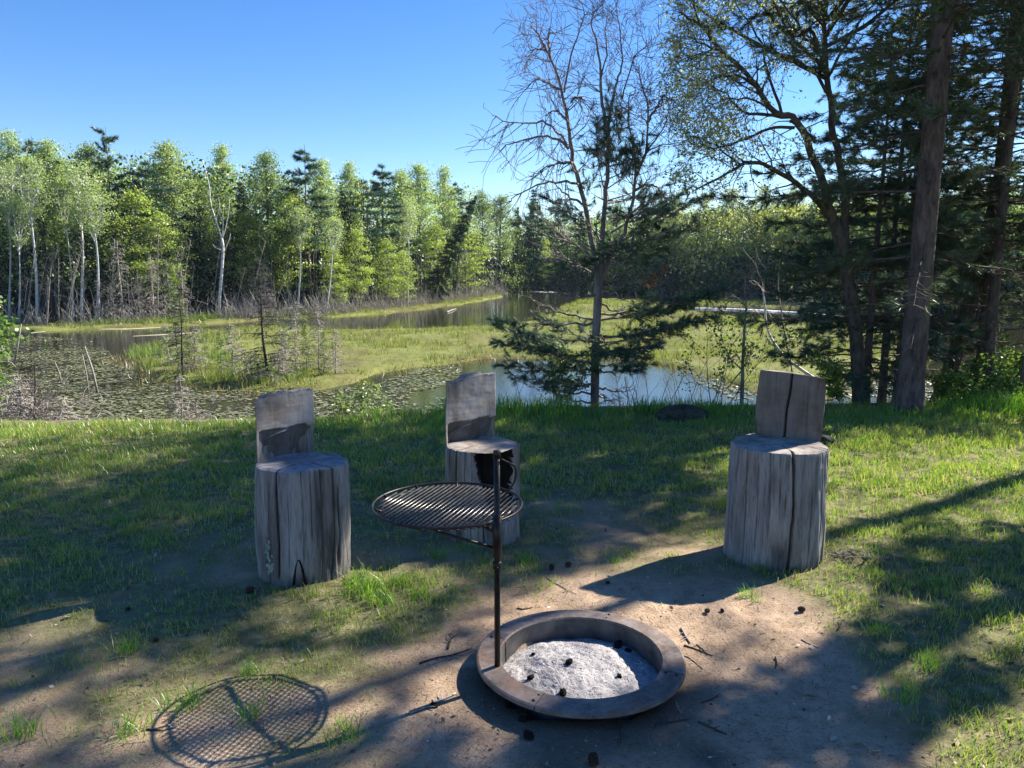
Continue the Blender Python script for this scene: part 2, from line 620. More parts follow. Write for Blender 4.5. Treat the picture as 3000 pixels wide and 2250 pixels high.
xs = axis(-5.5, 6.0, 0.075, -1500, 1500)
ys = axis(1.2, 9.2, 0.07, -400, 2200)
V, Q = grid_mesh(xs, ys, ground_z)
g = Geo()
g.add(V, None, Q)
ground = g.build('ground', M_ground, kind='structure')
tt = V[:, 1] - lawn_edge(V[:, 0])
cv = cover(V[:, 0], V[:, 1])
set_attr(ground.data, 'cov', cv)
set_attr(ground.data, 'far', sstep(0.3, 2.5, tt))
rr = np.hypot(V[:, 0] - .271, V[:, 1] - 2.86)
set_attr(ground.data, 'soot', 0.75 * np.exp(-((rr - .44) / .14) ** 2) * (V[:, 1] < 2.9) + .9 * np.exp(-(np.hypot(V[:, 0] - .66, V[:, 1] - 2.30) / .1) ** 2)
         + .8 * np.exp(-(np.hypot(V[:, 0] - .12, V[:, 1] - 2.22) / .13) ** 2))

g = Geo()
V, Q = grid_mesh(np.linspace(-75, 75, 3), np.linspace(10, 140, 3), lambda X, Y: X * 0 + ZW)
g.add(V, None, Q)
pond = g.build('pond_water', M_water, kind='structure')

marsh_main = D3([(250, 772), (300, 812), (360, 832), (430, 842), (560, 845), (700, 842), (790, 835), (850, 815), (890, 800), (960, 789), (1040, 781), (1180, 777), (1300, 778), (1400, 783), (1460, 795), (1510, 810), (1560, 825), (1620, 840), (1700, 855), (1800, 862), (1900, 800), (1990, 760), (1900, 715), (1770, 702), (1620, 690), (1520, 678), (1480, 662), (1400, 652), (1300, 645), (1240, 652), (1160, 688), (1080, 706), (960, 708), (850, 714), (720, 714), (560, 706), (430, 716), (330, 748)], ZW)
marsh_far = D3([(1440, 647), (1520, 645), (1640, 650), (1760, 657), (1900, 668), (1900, 678), (1760, 669), (1640, 664), (1520, 659)], ZW)
left_bog = D3([(0, 712), (80, 716), (200, 712), (340, 709), (470, 700), (590, 690), (720, 686), (860, 676), (1010, 656), (1090, 642), (1090, 632), (850, 660), (470, 676), (0, 695)], ZW)


def marsh_z(X, Y):
    n1 = (fbm(X * .45, Y * .45, 41) - .5)
    best = np.full(X.shape, -9.0)
    for p in (marsh_main, marsh_far, left_bog):
        best = np.maximum(best, sdist(p, X, Y))
    s = best + n1 * 1.6
    return ZW - .25 + .38 * sstep(-.5, .7, s) + (fbm(X * 1.3, Y * 1.3, 43) - .5) * .16 * sstep(0, 2, s)


V, Q = grid_mesh(np.linspace(-34, 40, 300), np.concatenate([np.linspace(17, 45, 170), np.linspace(45.3, 112, 170)]), marsh_z)
keep = (V[Q][:, :, 2].max(1) > ZW - .2)
g = Geo()
g.add(V, None, Q[keep])
marsh = g.build('marsh_ground', M_marsh, kind='structure')

M_ = Mat('pale_silt')
M_pale = M_.principled(M_.ramp(M_.noise(M_.coord(), 1.5, 4), [(0.3, (0.60, 0.56, 0.48)), (0.7, (0.78, 0.74, 0.66))]), 0.9)


def mat_strip(pts, w, z, h, name, m):
    """a low rounded bank following pts (world xy)"""
    g = Geo()
    P = np.array([[x, y, z] for x, y in pts])
    t = np.linspace(0, 1, 40)
    s = np.linspace(0, 1, len(P))
    C = np.stack([np.interp(t, s, P[:, k]) for k in range(3)], 1)
    rows = []
    prof = [(-.5, -.1), (-.35, h), (0, h * 1.4), (.35, h), (.5, -.1)]
    for i, c in enumerate(C):
        ww = w * (0.25 + 0.75 * math.sin(math.pi * min(1, max(0, t[i] * .96 + .02)))) * (.7 + .6 * vnoise(np.array([i * .4]), np.array([3.]), 5)[0])
        rows.append([[c[0], c[1] + o * ww, z + hh] for o, hh in prof])
    V = np.array(rows).reshape(-1, 3)
    n = len(prof)
    i = np.arange(n - 1)[None] + np.arange(len(C) - 1)[:, None] * n
    g.add(V, None, np.stack([i, i + n, i + n + 1, i + 1], -1).reshape(-1, 4))
    return g.build(name, m, kind='structure')


mat_strip(D3([(1500, 667), (1560, 668), (1640, 671), (1700, 675), (1765, 680), (1860, 690)], ZW), 1.9, ZW, .07, 'sandbar', M_pale)
mat_strip(D3([(1110, 630), (1150, 630), (1205, 631)], ZW), 3.0, ZW, .05, 'mud_bank', M_pale)
M_ = Mat('pollen_scum')
M_scum = M_.principled(M_.ramp(M_.noise(M_.coord((1, .4, 1)), 2.0, 5), [(0.3, (0.25, 0.235, 0.14)), (0.7, (0.40, 0.37, 0.25))]), 0.9)
mat_strip(D3([(70, 719), (130, 712), (190, 709), (270, 711), (350, 707)], ZW), 1.2, ZW, .012, 'mud_bank', M_scum)
mat_strip(D3([(290, 726), (370, 722), (450, 717), (520, 713), (590, 708)], ZW), 1.1, ZW, .012, 'mud_bank', M_scum)

# ------------------------------------------------------------------ tree builders
def curve(P, n):
    """smooth polyline through control points"""
    P = np.asarray(P, float)
    k = len(P)
    t = np.linspace(0, k - 1, n)
    i = np.clip(t.astype(int), 0, k - 2)
    f = (t - i)[:, None]
    p0, p1, p2, p3 = P[np.maximum(i - 1, 0)], P[i], P[i + 1], P[np.minimum(i + 2, k - 1)]
    return .5 * ((2 * p1) + (-p0 + p2) * f + (2 * p0 - 5 * p1 + 4 * p2 - p3) * f ** 2 + (-p0 + 3 * p1 - 3 * p2 + p3) * f ** 3)


# openings in the crowns: where the photo shows sun on the ground, the boughs above let it through
# (landing x, landing y, radius along the sun direction, radius across, strength)
GAPS = [(-2.04, 3.28, .24, .22, 1.0), (-1.04, 3.92, .32, .24, 1.0), (-.95, 2.58, .55, .36, .95), (.9, 3.35, 1.25, .46, .97), (.15, 2.9, .6, .36, .9), (.75, 3.75, .9, .34, .95),
        (-3.6, 7.05, 1.9, .38, .95), (-5.2, 6.95, 1.2, .5, .9), (3.2, 5.6, 1.9, 1.0, .72), (2.6, 6.6, 1.5, .6, .7), (2.1, 4.7, .7, .35, .8), (-1.9, 2.35, .8, .22, .85), (-2.4, 3.0, .4, .10, .8), (2.4, 2.55, .5, .22, .8), (1.75, 1.95, .45, .16, .8),
        (1.9, 2.5, .8, .19, 1.0), (2.6, 2.92, .55, .16, 1.0), (1.42, 2.12, .4, .12, 1.0), (-3.1, 2.9, .7, .14, .9), (-1.2, 2.0, .5, .12, .9), (-.75, 3.6, .5, .25, .9), (-2.9, 3.9, .5, .12, .8), (-.55, 5.0, .4, .14, .8), (.9, 6.3, .6, .15, .7), (-1.8, 5.7, .4, .1, .7)]
SUNH = np.array([math.sin(SUN_AZ), math.cos(SUN_AZ)])
SUNK = 1 / math.tan(SUN_EL)


def sunlit_gap(P, rng, gaps=None):
    """True for points whose shadow would land in one of the openings"""
    P = np.asarray(P, float).reshape(-1, 3)
    x = P[:, 0] - SUNH[0] * SUNK * P[:, 2]
    y = P[:, 1] - SUNH[1] * SUNK * P[:, 2]
    u = rng.uniform(0, 1, len(P))
    r = np.zeros(len(P), bool)
    low = P[:, 2] < 4.5
    for cx, cy_, ra, rb, w in (gaps or GAPS):
        a = ((x - cx) * SUNH[0] + (y - cy_) * SUNH[1]) / ra
        b = (-(x - cx) * SUNH[1] + (y - cy_) * SUNH[0]) / rb
        q = a * a + b * b
        r |= (q < 1) & (u < w) & ~(low & (ra > 2.3))
    return r


class Twigs:
    """recursive branching; collects segments and tips"""

    def __init__(self, rng):
        self.A, self.B, self.ra, self.rb, self.tips, self.tdir, self.nodes = [], [], [], [], [], [], []
        self.rng = rng

    def seg(self, a, b, ra, rb):
        self.A.append(a)
        self.B.append(b)
        self.ra.append(ra)
        self.rb.append(rb)

    def grow(self, p, d, L, r, lev, wob=.3, up=0.0, kids=3, ang=.8, steps=5, rmin=.0022, shrink=.55):
        rng = self.rng
        d = d / (np.linalg.norm(d) + 1e-9)
        st = L / steps
        for i in range(steps):
            d = d + rng.normal(size=3) * wob * .45
            d[2] += up
            d /= np.linalg.norm(d)
            q = p + d * st
            r2 = max(rmin, r * (1 - .75 * (i + 1) / steps))
            r1 = max(rmin, r * (1 - .75 * i / steps))
            self.seg(p, q, r1, r2)
            p = q
            self.nodes.append(p)
            if lev > 0 and i >= 1:
                for _ in range(kids if i == steps - 1 else rng.integers(0, kids + 1) if kids > 1 else rng.integers(0, 2)):
                    ax = rng.normal(size=3)
                    ax -= d * np.dot(ax, d)
                    ax /= np.linalg.norm(ax) + 1e-9
                    a = ang * rng.uniform(.6, 1.3)
                    self.grow(p, d * math.cos(a) + ax * math.sin(a), L * shrink * rng.uniform(.6, 1.2), r2 * .7, lev - 1, wob, up, kids, ang, max(3, steps - 1), rmin, shrink)
        self.tips.append(p)
        self.tdir.append(d)

    def put(self, g, m=0):
        g.sticks(self.A, self.B, np.array(self.ra), np.array(self.rb), m)


def needle_branch(TW, tufts, tdirs, P, r0, rng, side=.45, step=.13, start=.25, bare=0.0, droop=-.05):
    """a pine bough along polyline P with flat side twigs; appends tuft positions"""
    n = len(P)
    for i in range(n - 1):
        TW.seg(P[i], P[i + 1], max(.003, r0 * (1 - i / n)), max(.003, r0 * (1 - (i + 1) / n)))
    seg = np.linalg.norm(np.diff(P, axis=0), axis=1)
    cum = np.concatenate([[0], np.cumsum(seg)])
    L = cum[-1]
    s = start * L
    sgn = 1
    while s < L:
        k = min(n - 2, np.searchsorted(cum, s) - 1)
        f = (s - cum[k]) / (seg[k] + 1e-9)
        p = P[k] * (1 - f) + P[k + 1] * f
        d = (P[k + 1] - P[k]) / (seg[k] + 1e-9)
        u = np.cross(d, [0, 0, 1.0])
        u /= np.linalg.norm(u) + 1e-9
        ln = side * (1.0 - .65 * s / L) * rng.uniform(.6, 1.25)
        dd = d * .65 + u * sgn * .8 + np.array([0, 0, rng.uniform(-.15, .2) + droop])
        dd /= np.linalg.norm(dd)
        e = p + dd * ln + np.array([0, 0, -.04 * ln])
        mid = (p + e) / 2 + rng.normal(size=3) * .02
        TW.seg(p, mid, .005, .004)
        TW.seg(mid, e, .004, .003)
        if rng.random() >= bare:
            q = 0.35
            while q < 1.02:
                tufts.append(p + (e - p) * q + rng.normal(size=3) * .012)
                tdirs.append(dd)
                q += .055 / max(ln, .08)
            for _ in range(2):
                sd = dd + rng.normal(size=3) * .5
                sd /= np.linalg.norm(sd)
                b = p + (e - p) * rng.uniform(.4, .8)
                c = b + sd * ln * .4
                TW.seg(b, c, .003, .002)
                tufts += [b + (c - b) * .6, c]
                tdirs += [sd, sd]
        else:
            for _ in range(2):
                sd = dd + rng.normal(size=3) * .6
                b = p + (e - p) * rng.uniform(.3, .9)
                TW.seg(b, b + sd * ln * .4, .003, .0015)
        s += step * rng.uniform(.6, 1.3)
        sgn = -sgn
    if rng.random() >= bare:
        tufts += [P[-1], P[-1]]
        d = P[-1] - P[-2]
        d /= np.linalg.norm(d)
        tdirs += [d, d]


def near_pine(name, label, cat, base, trunk_pts, r0, whorls, seed, group=None, needle=None, nn=18, L=.095, w=.007, dead_below=1.6, side=.5, density=1.0, azbias=None, hi_extra=0, oakgap=False):
    gp = GAPS + [(-1.6, 6.2, 2.4, 1.3, .6 if not hi_extra else .35)] if oakgap else GAPS
    """whorls: function h -> (branch length, elevation angle) ; trunk_pts: list of (dx,dy,h)"""
    rng = np.random.default_rng(seed)
    root = thing(name, label, cat, base, 0, group)
    P = curve(np.array(trunk_pts, float), 28)
    H = P[-1][2]
    rad = r0 * (1 - .9 * np.clip(P[:, 2] / H, 0, 1)) * (1 + .35 * np.exp(-P[:, 2] / .18))
    g = Geo()
    g.tube(P, rad, 14)
    g.build('trunk', M_bark_pine, root)
    TW = Twigs(rng)
    TD = Twigs(rng)
    tufts, tdirs = [], []
    h = 0.7
    while h < H - .1:
        k = rng.integers(4, 7) + (hi_extra if h > 4.6 else 0)
        a0 = rng.uniform(0, 6.28)
        for j in range(k):
            ll, el = whorls(h)
            hh = h + rng.uniform(-.12, .12)
            c = np.array([np.interp(hh, P[:, 2], P[:, 0]), np.interp(hh, P[:, 2], P[:, 1]), hh])
            a = a0 + j * 6.283 / k + rng.uniform(-.3, .3)
            ll *= rng.uniform(.65, 1.2)
            if azbias is not None:
                ll *= azbias(a)
            if ll < .15:
                continue
            d = np.array([math.cos(a), math.sin(a), math.tan(el + rng.uniform(-.12, .12))])
            d /= np.linalg.norm(d)
            B = [c]
            for i in range(1, 8):
                f = i / 7
                B.append(c + d * ll * f + np.array([0, 0, -.10 * ll * f * f + .16 * ll * max(0, f - .6) ** 1.5]) + rng.normal(size=3) * .018 * f)
            B = np.array(B)
            if h < dead_below and rng.random() < .75:
                B = B[:6]
                for i in range(5):
                    TD.seg(B[i], B[i + 1], .009 * (1 - i / 7), .009 * (1 - (i + 1) / 7))
                    sd = rng.normal(size=3) + d
                    TD.seg(B[i + 1], B[i + 1] + sd / np.linalg.norm(sd) * .18, .003, .0015)
            else:
                if sunlit_gap(B[3:] + np.array(base), rng, gp).mean() > .55:
                    continue
                needle_branch(TW, tufts, tdirs, B, .016 * min(1, ll), rng, side * min(1.0, ll), .14 / density / (1.35 if hi_extra and h > 4.6 else 1), .28 if h > dead_below else .45)
        h += rng.uniform(.26, .42)
    g = Geo()
    TW.put(g)
    TD.put(g)
    g.build('branches', M_bark_pine, root)
    g = Geo()
    ok = ~sunlit_gap(np.array(tufts) + np.array(base), rng, gp)
    tf, td_ = np.array(tufts)[ok], np.array(tdirs)[ok]
    up = tf[:, 2] > 4.8
    g.needles(tf[~up], td_[~up], nn, L, w, .75, 0, rng)
    g.needles(tf[up], td_[up], max(5, int(nn * .42)), L * 1.05, w * 1.9, .75, 0, rng)
    g.build('crown', needle or M_needle, root)
    return root


def far_broadleaf(seed, H, crown_lo, wid, nclump, per, leaf, bark, lm, forks=1, r0=.11, clr=.75, top=1.0, lean=.0, spray=.32):
    """meshes (trunk, crown) of a deciduous tree about H high"""
    rng = np.random.default_rng(seed)
    g, c = Geo(), Geo()
    stems = []
    n0 = 12
    hf = H * (crown_lo if forks > 1 else .97)
    P = np.array([[lean * (t ** 1.3) * H + math.sin(t * 5 + seed) * .08 * t, math.cos(t * 4 + seed) * .1 * t, t * hf] for t in np.linspace(0, 1, n0)])
    g.tube(P, r0 * (1 - (.55 if forks > 1 else .9) * np.linspace(0, 1, n0)), 7)
    if forks > 1:
        for f in range(forks):
            a = f * 6.28 / forks + rng.uniform(-.4, .4)
            tip = np.array([P[-1][0] + math.cos(a) * wid * .45 + lean * H * .4, P[-1][1] + math.sin(a) * wid * .45, H * rng.uniform(.86, .99)])
            mid = (P[-1] * .55 + tip * .45) + rng.normal(size=3) * .12
            S = curve([P[-1], mid, tip], 9)
            g.tube(S, r0 * .45 * (1 - .85 * np.linspace(0, 1, 9)), 5)
            stems.append(S)
    else:
        stems.append(P)
    cl = []
    tw = Twigs(rng)
    for k in range(nclump):
        t = rng.uniform(0, 1) ** .85
        h = H * (crown_lo + (top - crown_lo) * t)
        prof = math.sin(math.pi * min(1, .12 + .86 * t)) ** .7
        S = stems[rng.integers(len(stems))]
        hb = h - H * rng.uniform(.03, .10)
        base = np.array([np.interp(hb, S[:, 2], S[:, 0]), np.interp(hb, S[:, 2], S[:, 1]), min(hb, S[-1, 2])])
        a = rng.uniform(0, 6.28)
        rr = wid * prof * rng.uniform(.35, 1.0)
        p = np.array([base[0] + math.cos(a) * rr, base[1] + math.sin(a) * rr, h + rng.uniform(-.1, .25)])
        mid = (base + p) / 2 + np.array([0, 0, -.06 * rr])
        tw.seg(base, mid, .022, .014)
        tw.seg(mid, p, .014, .006)
        cl.append(p)
    tw.put(g)
    cl = np.array(cl)
    rad = clr * rng.uniform(.6, 1.25, len(cl))
    C = np.repeat(cl, per, 0) + rng.normal(size=(len(cl) * per, 3)) * np.repeat(rad, per)[:, None] * np.array([.55, .55, spray])
    c.leaves(C, leaf, 0, .25, rng)
    return g.mesh('trunk', bark), c.mesh('crown', lm)


def far_conifer(seed, H, lo, wid, droop, shape, lm, bark, gap=.32, r0=.12, puff=.26, per=16, lean=0.0, sparse=.0, nl=.22):
    rng = np.random.default_rng(seed)
    g, c = Geo(), Geo()
    n0 = 10
    P = np.array([[lean * t * H, .05 * math.sin(t * 6 + seed), t * H] for t in np.linspace(0, 1, n0)])
    g.tube(P, r0 * (1 - .93 * np.linspace(0, 1, n0)), 7)
    tw = Twigs(rng)
    pts, dirs = [], []
    h = lo * H
    while h < H:
        t = (h - lo * H) / (H - lo * H)
        L = wid * shape(t)
        for k in range(rng.integers(4, 7)):
            if rng.random() < sparse:
                continue
            a = rng.uniform(0, 6.28)
            l = L * rng.uniform(.55, 1.15) + .08
            base = np.array([lean * h, 0, h])
            tip = base + np.array([math.cos(a) * l, math.sin(a) * l, droop * l + rng.uniform(-.1, .1)])
            tw.seg(base, tip, .02 * (1 - .6 * t), .005)
            for q in np.arange(.25, 1.02, .22 / max(l, .25)):
                p = base + (tip - base) * q + np.array([0, 0, .05 * math.sin(q * 3)])
                pts.append(p + rng.normal(size=3) * .05)
                dirs.append(np.array([math.cos(a), math.sin(a), droop * .6 + .15]))
        h += gap * rng.uniform(.7, 1.3)
    tw.put(g)
    c.needles(pts, dirs, per, puff, .05 * nl / .22, 1.0, 0, rng)
    return g.mesh('trunk', bark), c.mesh('crown', lm)


def dead_conifer_mesh(seed, H, wid, dens=1.0, r0=.045, mat=None, curl=-.35, lean=0.0, lo=.12, rmin=.004):
    rng = np.random.default_rng(seed)
    g = Geo()
    n0 = 9
    P = np.array([[lean * t * H + .03 * math.sin(7 * t + seed), .03 * math.cos(5 * t), t * H] for t in np.linspace(0, 1, n0)])
    g.tube(P, r0 * (1 - .85 * np.linspace(0, 1, n0)) + .004, 6)
    me_t = g.mesh('trunk', mat or M_dead)
    g = Geo()
    tw = Twigs(rng)
    h = lo * H
    while h < H * .98:
        t = h / H
        for k in range(rng.integers(2, 5)):
            a = rng.uniform(0, 6.28)
            l = wid * (1 - .75 * t) * rng.uniform(.35, 1.15)
            p = np.array([lean * h, 0, h])
            d = np.array([math.cos(a), math.sin(a), rng.uniform(-.1, .35)])
            for i in range(4):
                q = p + d / np.linalg.norm(d) * l / 4
                tw.seg(p, q, max(rmin, .012 * (1 - i / 4)), max(rmin * .7, .012 * (1 - (i + 1) / 4)))
                for _ in range(2):
                    s = d + rng.normal(size=3) * .7
                    s[2] -= .4
                    tw.seg(q, q + s / np.linalg.norm(s) * l * .28, rmin * .8, rmin * .5)
                p = q
                d[2] += curl * .5
        h += .16 / dens * rng.uniform(.6, 1.4)
    tw.put(g)
    return me_t, g.mesh('branches', mat or M_dead)


def plant_tree(name, meshes, parts, loc, rz, scale, label, cat, group=None, tilt=0.0):
    root = thing(name, label, cat, loc, rz, group)
    root.scale = scale if hasattr(scale, '__len__') else (scale,) * 3
    if tilt:
        root.rotation_euler[1] = tilt
    for m, p in zip(meshes, parts):
        link(p, m, root)
    return root


# ------------------------------------------------------------------ the far woods
cone = lambda t: (1 - t) ** .9
umb = lambda t: (.55 + .45 * math.sin(3.1 * t)) * (1 - t ** 4)
roundp = lambda t: math.sin(math.pi * (.15 + .83 * t)) ** .6
K = {
    'birch': [far_broadleaf(11 + i, 12, .66, 1.2, 70, 40, .13, M_birch, M_leaf_a, forks=3, r0=.105, clr=.55) for i in range(2)],
    'aspen': [far_broadleaf(21 + i, 12, .42, 1.30, 130, 66, .13, M_bark_grey, M_leaf_a, r0=.11, clr=.55, top=1.0) for i in range(4)],
    'maple': [far_broadleaf(31 + i, 7, .20, 1.6, 110, 60, .12, M_bark_grey, M_leaf_b, r0=.07, clr=.5, spray=.2) for i in range(2)],
    'broad': [far_broadleaf(41 + i, 12, .34, 1.75, 140, 66, .13, M_bark_dark, M_leaf_c, r0=.17, clr=.6) for i in range(2)],
    'bud': [far_broadleaf(51 + i, 11, .28, 1.9, 140, 48, .12, M_bark_grey, M_leaf_y, r0=.11, clr=.7) for i in range(2)],
    'pine': [far_conifer(61 + i, 12.5, .38, 1.8, .10, umb, M_needle_blue, M_bark_dark, gap=.55, r0=.16, puff=.40, per=34, sparse=.15) for i in range(2)],
    'wpine': [far_conifer(65, 14, .32, 2.6, .42, lambda t: (1 - t) ** .6 * .85 + .16, M_needle_blue, M_bark_dark, gap=.62, r0=.17, puff=.34, per=40, sparse=.12)],
    'spruce': [far_conifer(71 + i, 13, .10, 1.9, -.35, cone, M_spruce, M_bark_dark, gap=.34, r0=.14, puff=.36, per=30) for i in range(2)],
}
DEAD = [dead_conifer_mesh(81 + i, 5.2, 1.1, 1.5, .065, M_brush, rmin=.013) for i in range(3)]
KN = {'birch': ('birch_tree', 'birch'), 'aspen': ('aspen_tree', 'tree'), 'maple': ('maple_tree', 'tree'), 'broad': ('broadleaf_tree', 'tree'), 'bud': ('budding_tree', 'tree'),
      'pine': ('pine_tree', 'pine'), 'wpine': ('white_pine', 'pine'), 'spruce': ('spruce_tree', 'spruce')}
HT = {'birch': 12, 'aspen': 12, 'maple': 7, 'broad': 12, 'bud': 11, 'pine': 12.5, 'wpine': 14, 'spruce': 13}


def shore_dist(xd):
    """forward distance of the far shore as seen in the direction of survey column xd"""
    pts = [(0, 703), (150, 706), (300, 700), (470, 690), (560, 686), (700, 682), (850, 668), (1000, 650), (1090, 636), (1200, 628), (1300, 630), (1400, 636), (1500, 637), (1620, 645), (1760, 652), (2212, 690)]
    yd = np.interp(xd, [p[0] for p in pts], [p[1] for p in pts])
    return on(xd, yd, ZW)[1]


# kind, column, metres behind the shore, column height (row of the tree top), tilt, label
FAR = [
    ('birch', 12, 3, 352, .10, 'white birch at the very edge of the photo, leaning right, leafy at the top'),
    ('birch', 72, 1, 340, .05, 'tall white birch with a forked stem, the second from the left edge'),
    ('birch', 168, 2, 352, .09, 'slanting white birch with bare pale forks, left of the tall white pine'),
    ('birch', 152, 4, 385, .02, 'straight slim birch standing just behind the slanting white birch'),
    ('aspen', 40, 8, 292, 0, 'full green aspen at the top left corner of the tree line'),
    ('aspen', 118, 7, 310, .02, 'pale green aspen between the first two white birches'),
    ('wpine', 252, 5, 272, 0, 'tall dark white pine with upswept branches rising above the tree line'),
    ('broad', 205, 6, 318, 0, 'dense green broadleaf tree just left of the tall white pine'),
    ('pine', 95, 9, 292, 0, 'dark pine top poking out between aspens at the far left'),
    ('maple', 300, 3, 420, 0, 'yellow green young maple under the tall white pine'),
    ('birch', 205, 1, 400, .05, 'white birch with twin stems close to the foot of the tall white pine'),
    ('birch', 30, .5, 430, .12, 'lower white birch leaning right, between the first two birches'),
    ('pine', 330, 4, 345, 0, 'dark pine half hidden behind the grey dead spruces'),
    ('spruce', 415, 5, 400, 0, 'dark spruce left of the broken white birch'),
    ('spruce', 530, 4, 390, 0, 'dark spruce between the broken birch and the black trunk'),
    ('birch', 640, 1, 445, .08, 'pale stemmed birch right of the black trunk'),
    ('birch', 700, .5, 470, .16, 'pale birch leaning right at the shore in mid wood'),
    ('pine', 790, 4, 380, 0, 'ragged dark pine behind the flat crowned aspen'),
    ('spruce', 745, 5, 410, 0, 'dark spruce behind the low shore maples'),
    ('birch', 880, 1, 430, .03, 'pale birch stem among the bright shore maples'),
    ('pine', 985, 5, 392, 0, 'dark pine behind the rightmost light aspen'),
    ('aspen', 380, 5, 312, .0, 'tall pale aspen, first one right of the tall white pine'),
    ('maple', 352, 2, 470, 0, 'low leafy maple behind the grey dead spruces'),
    ('aspen', 492, 8, 322, .0, 'thin crowned pale aspen behind the broken white birch'),
    ('broad', 440, 6, 385, 0, 'olive green broadleaf tree behind the broken white birch'),
    ('broad', 585, 2, 336, 0, 'tall green tree with a straight black trunk in mid wood'),
    ('maple', 625, 3, 420, 0, 'bright yellow green tree beside the straight black trunk'),
    ('pine', 668, 3, 312, 0, 'round topped dark pine standing above its neighbours in mid wood'),
    ('aspen', 700, 6, 352, 0, 'slim pale aspen right of the round topped pine'),
    ('maple', 540, 2, 465, 0, 'shaded leafy tree between the broken birch and the black trunk'),
    ('aspen', 762, 5, 356, .0, 'pale aspen with a flat bright crown right of mid wood'),
    ('maple', 722, 1, 545, 0, 'low yellow green maple on the shore under the slim aspen'),
    ('pine', 830, 5, 352, 0, 'dark narrow pine between two pale aspens'),
    ('maple', 772, 1, 500, 0, 'shore maple with a pale leaning stem'),
    ('aspen', 872, 6, 372, 0, 'aspen right of the dark narrow pine, its crown lit yellow green'),
    ('aspen', 908, 6, 362, 0, 'second of three light aspens grouped at the end of the left wood'),
    ('aspen', 962, 6, 366, 0, 'rightmost of three light aspens grouped at the end of the left wood'),
    ('spruce', 925, 2, 420, .42, 'dark spruce leaning heavily to the right'),
    ('maple', 838, 1, 520, 0, 'bright shore maple leaning over the grey brush'),
    ('maple', 872, 1, 545, 0, 'smallest bright maple on the shore, ragged crown'),
    ('maple', 945, 1, 490, 0, 'wide yellow green maple below the leaning spruce'),
    ('maple', 1005, 1, 475, 0, 'yellow green maple at the right end of the left wood'),
    ('broad', 1042, 4, 415, 0, 'round green tree at the point of the left wood'),
    ('broad', 1080, 6, 425, 0, 'last green tree before the gap of sky beside the dark spruces'),
    ('spruce', 1152, 3, 408, 0, 'pointed dark spruce at the head of the pond'),
    ('spruce', 1118, 5, 445, 0, 'shorter dark spruce left of the pointed one at the head of the pond'),
    ('pine', 1205, 4, 422, 0, 'dark ragged pine right of the pointed spruce'),
    ('spruce', 1255, 6, 455, 0, 'dark spruce behind the half dead pine'),
    ('maple', 1175, 1, 520, 0, 'small bright maple in front of the dark spruces'),
    ('broad', 1330, 3, 440, 0, 'green tree across the pond, behind the upper stems of the half dead pine'),
    ('broad', 1395, 2, 452, 0, 'green tree across the pond, right of the half dead pine'),
    ('bud', 1455, 3, 438, 0, 'hazy budding tree across the pond, first of the yellowish row'),
    ('bud', 1515, 3, 425, 0, 'hazy budding tree across the pond, second of the yellowish row'),
    ('bud', 1575, 3, 412, 0, 'hazy budding tree across the pond, third of the yellowish row'),
    ('bud', 1640, 2, 406, 0, 'highest of the hazy yellowish trees across the pond'),
    ('bud', 1705, 2, 415, 0, 'hazy budding tree across the pond, half behind the oak limbs'),
    ('spruce', 1545, 0, 520, 0, 'dark low spruce below the yellowish trees across the pond'),
    ('spruce', 1610, 0, 530, 0, 'dark low spruce beside the white silt bar'),
    ('maple', 1690, 0, 540, 0, 'bright leafy tree across the pond beside the young pine'),
    ('broad', 1770, 2, 420, 0, 'green tree across the pond, seen behind the oak trunk'),
    ('bud', 1850, 2, 400, 0, 'yellowish tree across the pond, seen through the pine boughs'),
    ('broad', 1930, 1, 410, 0, 'green tree across the pond, left behind the big pine trunk'),
    ('maple', 2040, 0, 470, 0, 'light green tree across the pond, right behind the big pine trunk'),
    ('bud', 2090, 1, 400, 0, 'yellowish tree across the pond between the big and the slender pine'),
    ('maple', 2180, 0, 460, 0, 'light green tree across the pond at the right edge of the photo'),
]
cnt = {}
for kind, xd, back, top, tilt, label in FAR:
    D = shore_dist(xd) + back * .8 + (4 if xd > 1480 else 0)
    b = at(xd, 600, D)
    z = gz(b[0], D) - .05
    zt = at(xd, top, D)[2]
    i = cnt.get(kind, 0)
    cnt[kind] = i + 1
    ms = K[kind][i % len(K[kind])]
    s = (zt - z) / HT[kind]
    if tilt > .2:
        s /= math.cos(tilt)
    rz = (i * 2.1 + xd * .3) % 6.28 if not tilt else (i * .4)
    o = plant_tree(KN[kind][0], ms, ('trunk', 'crown'), (b[0], D, z), 0.0, (s * ((.82, 1.2, 1.0, .9, 1.32)[i % 5]), s * ((1.1, .9, 1.25, .85, 1.0)[i % 5]), s), label, KN[kind][1], 'trees of the far wood')
    o.rotation_euler = (0, tilt, rz) if not tilt else (0, tilt, 0)

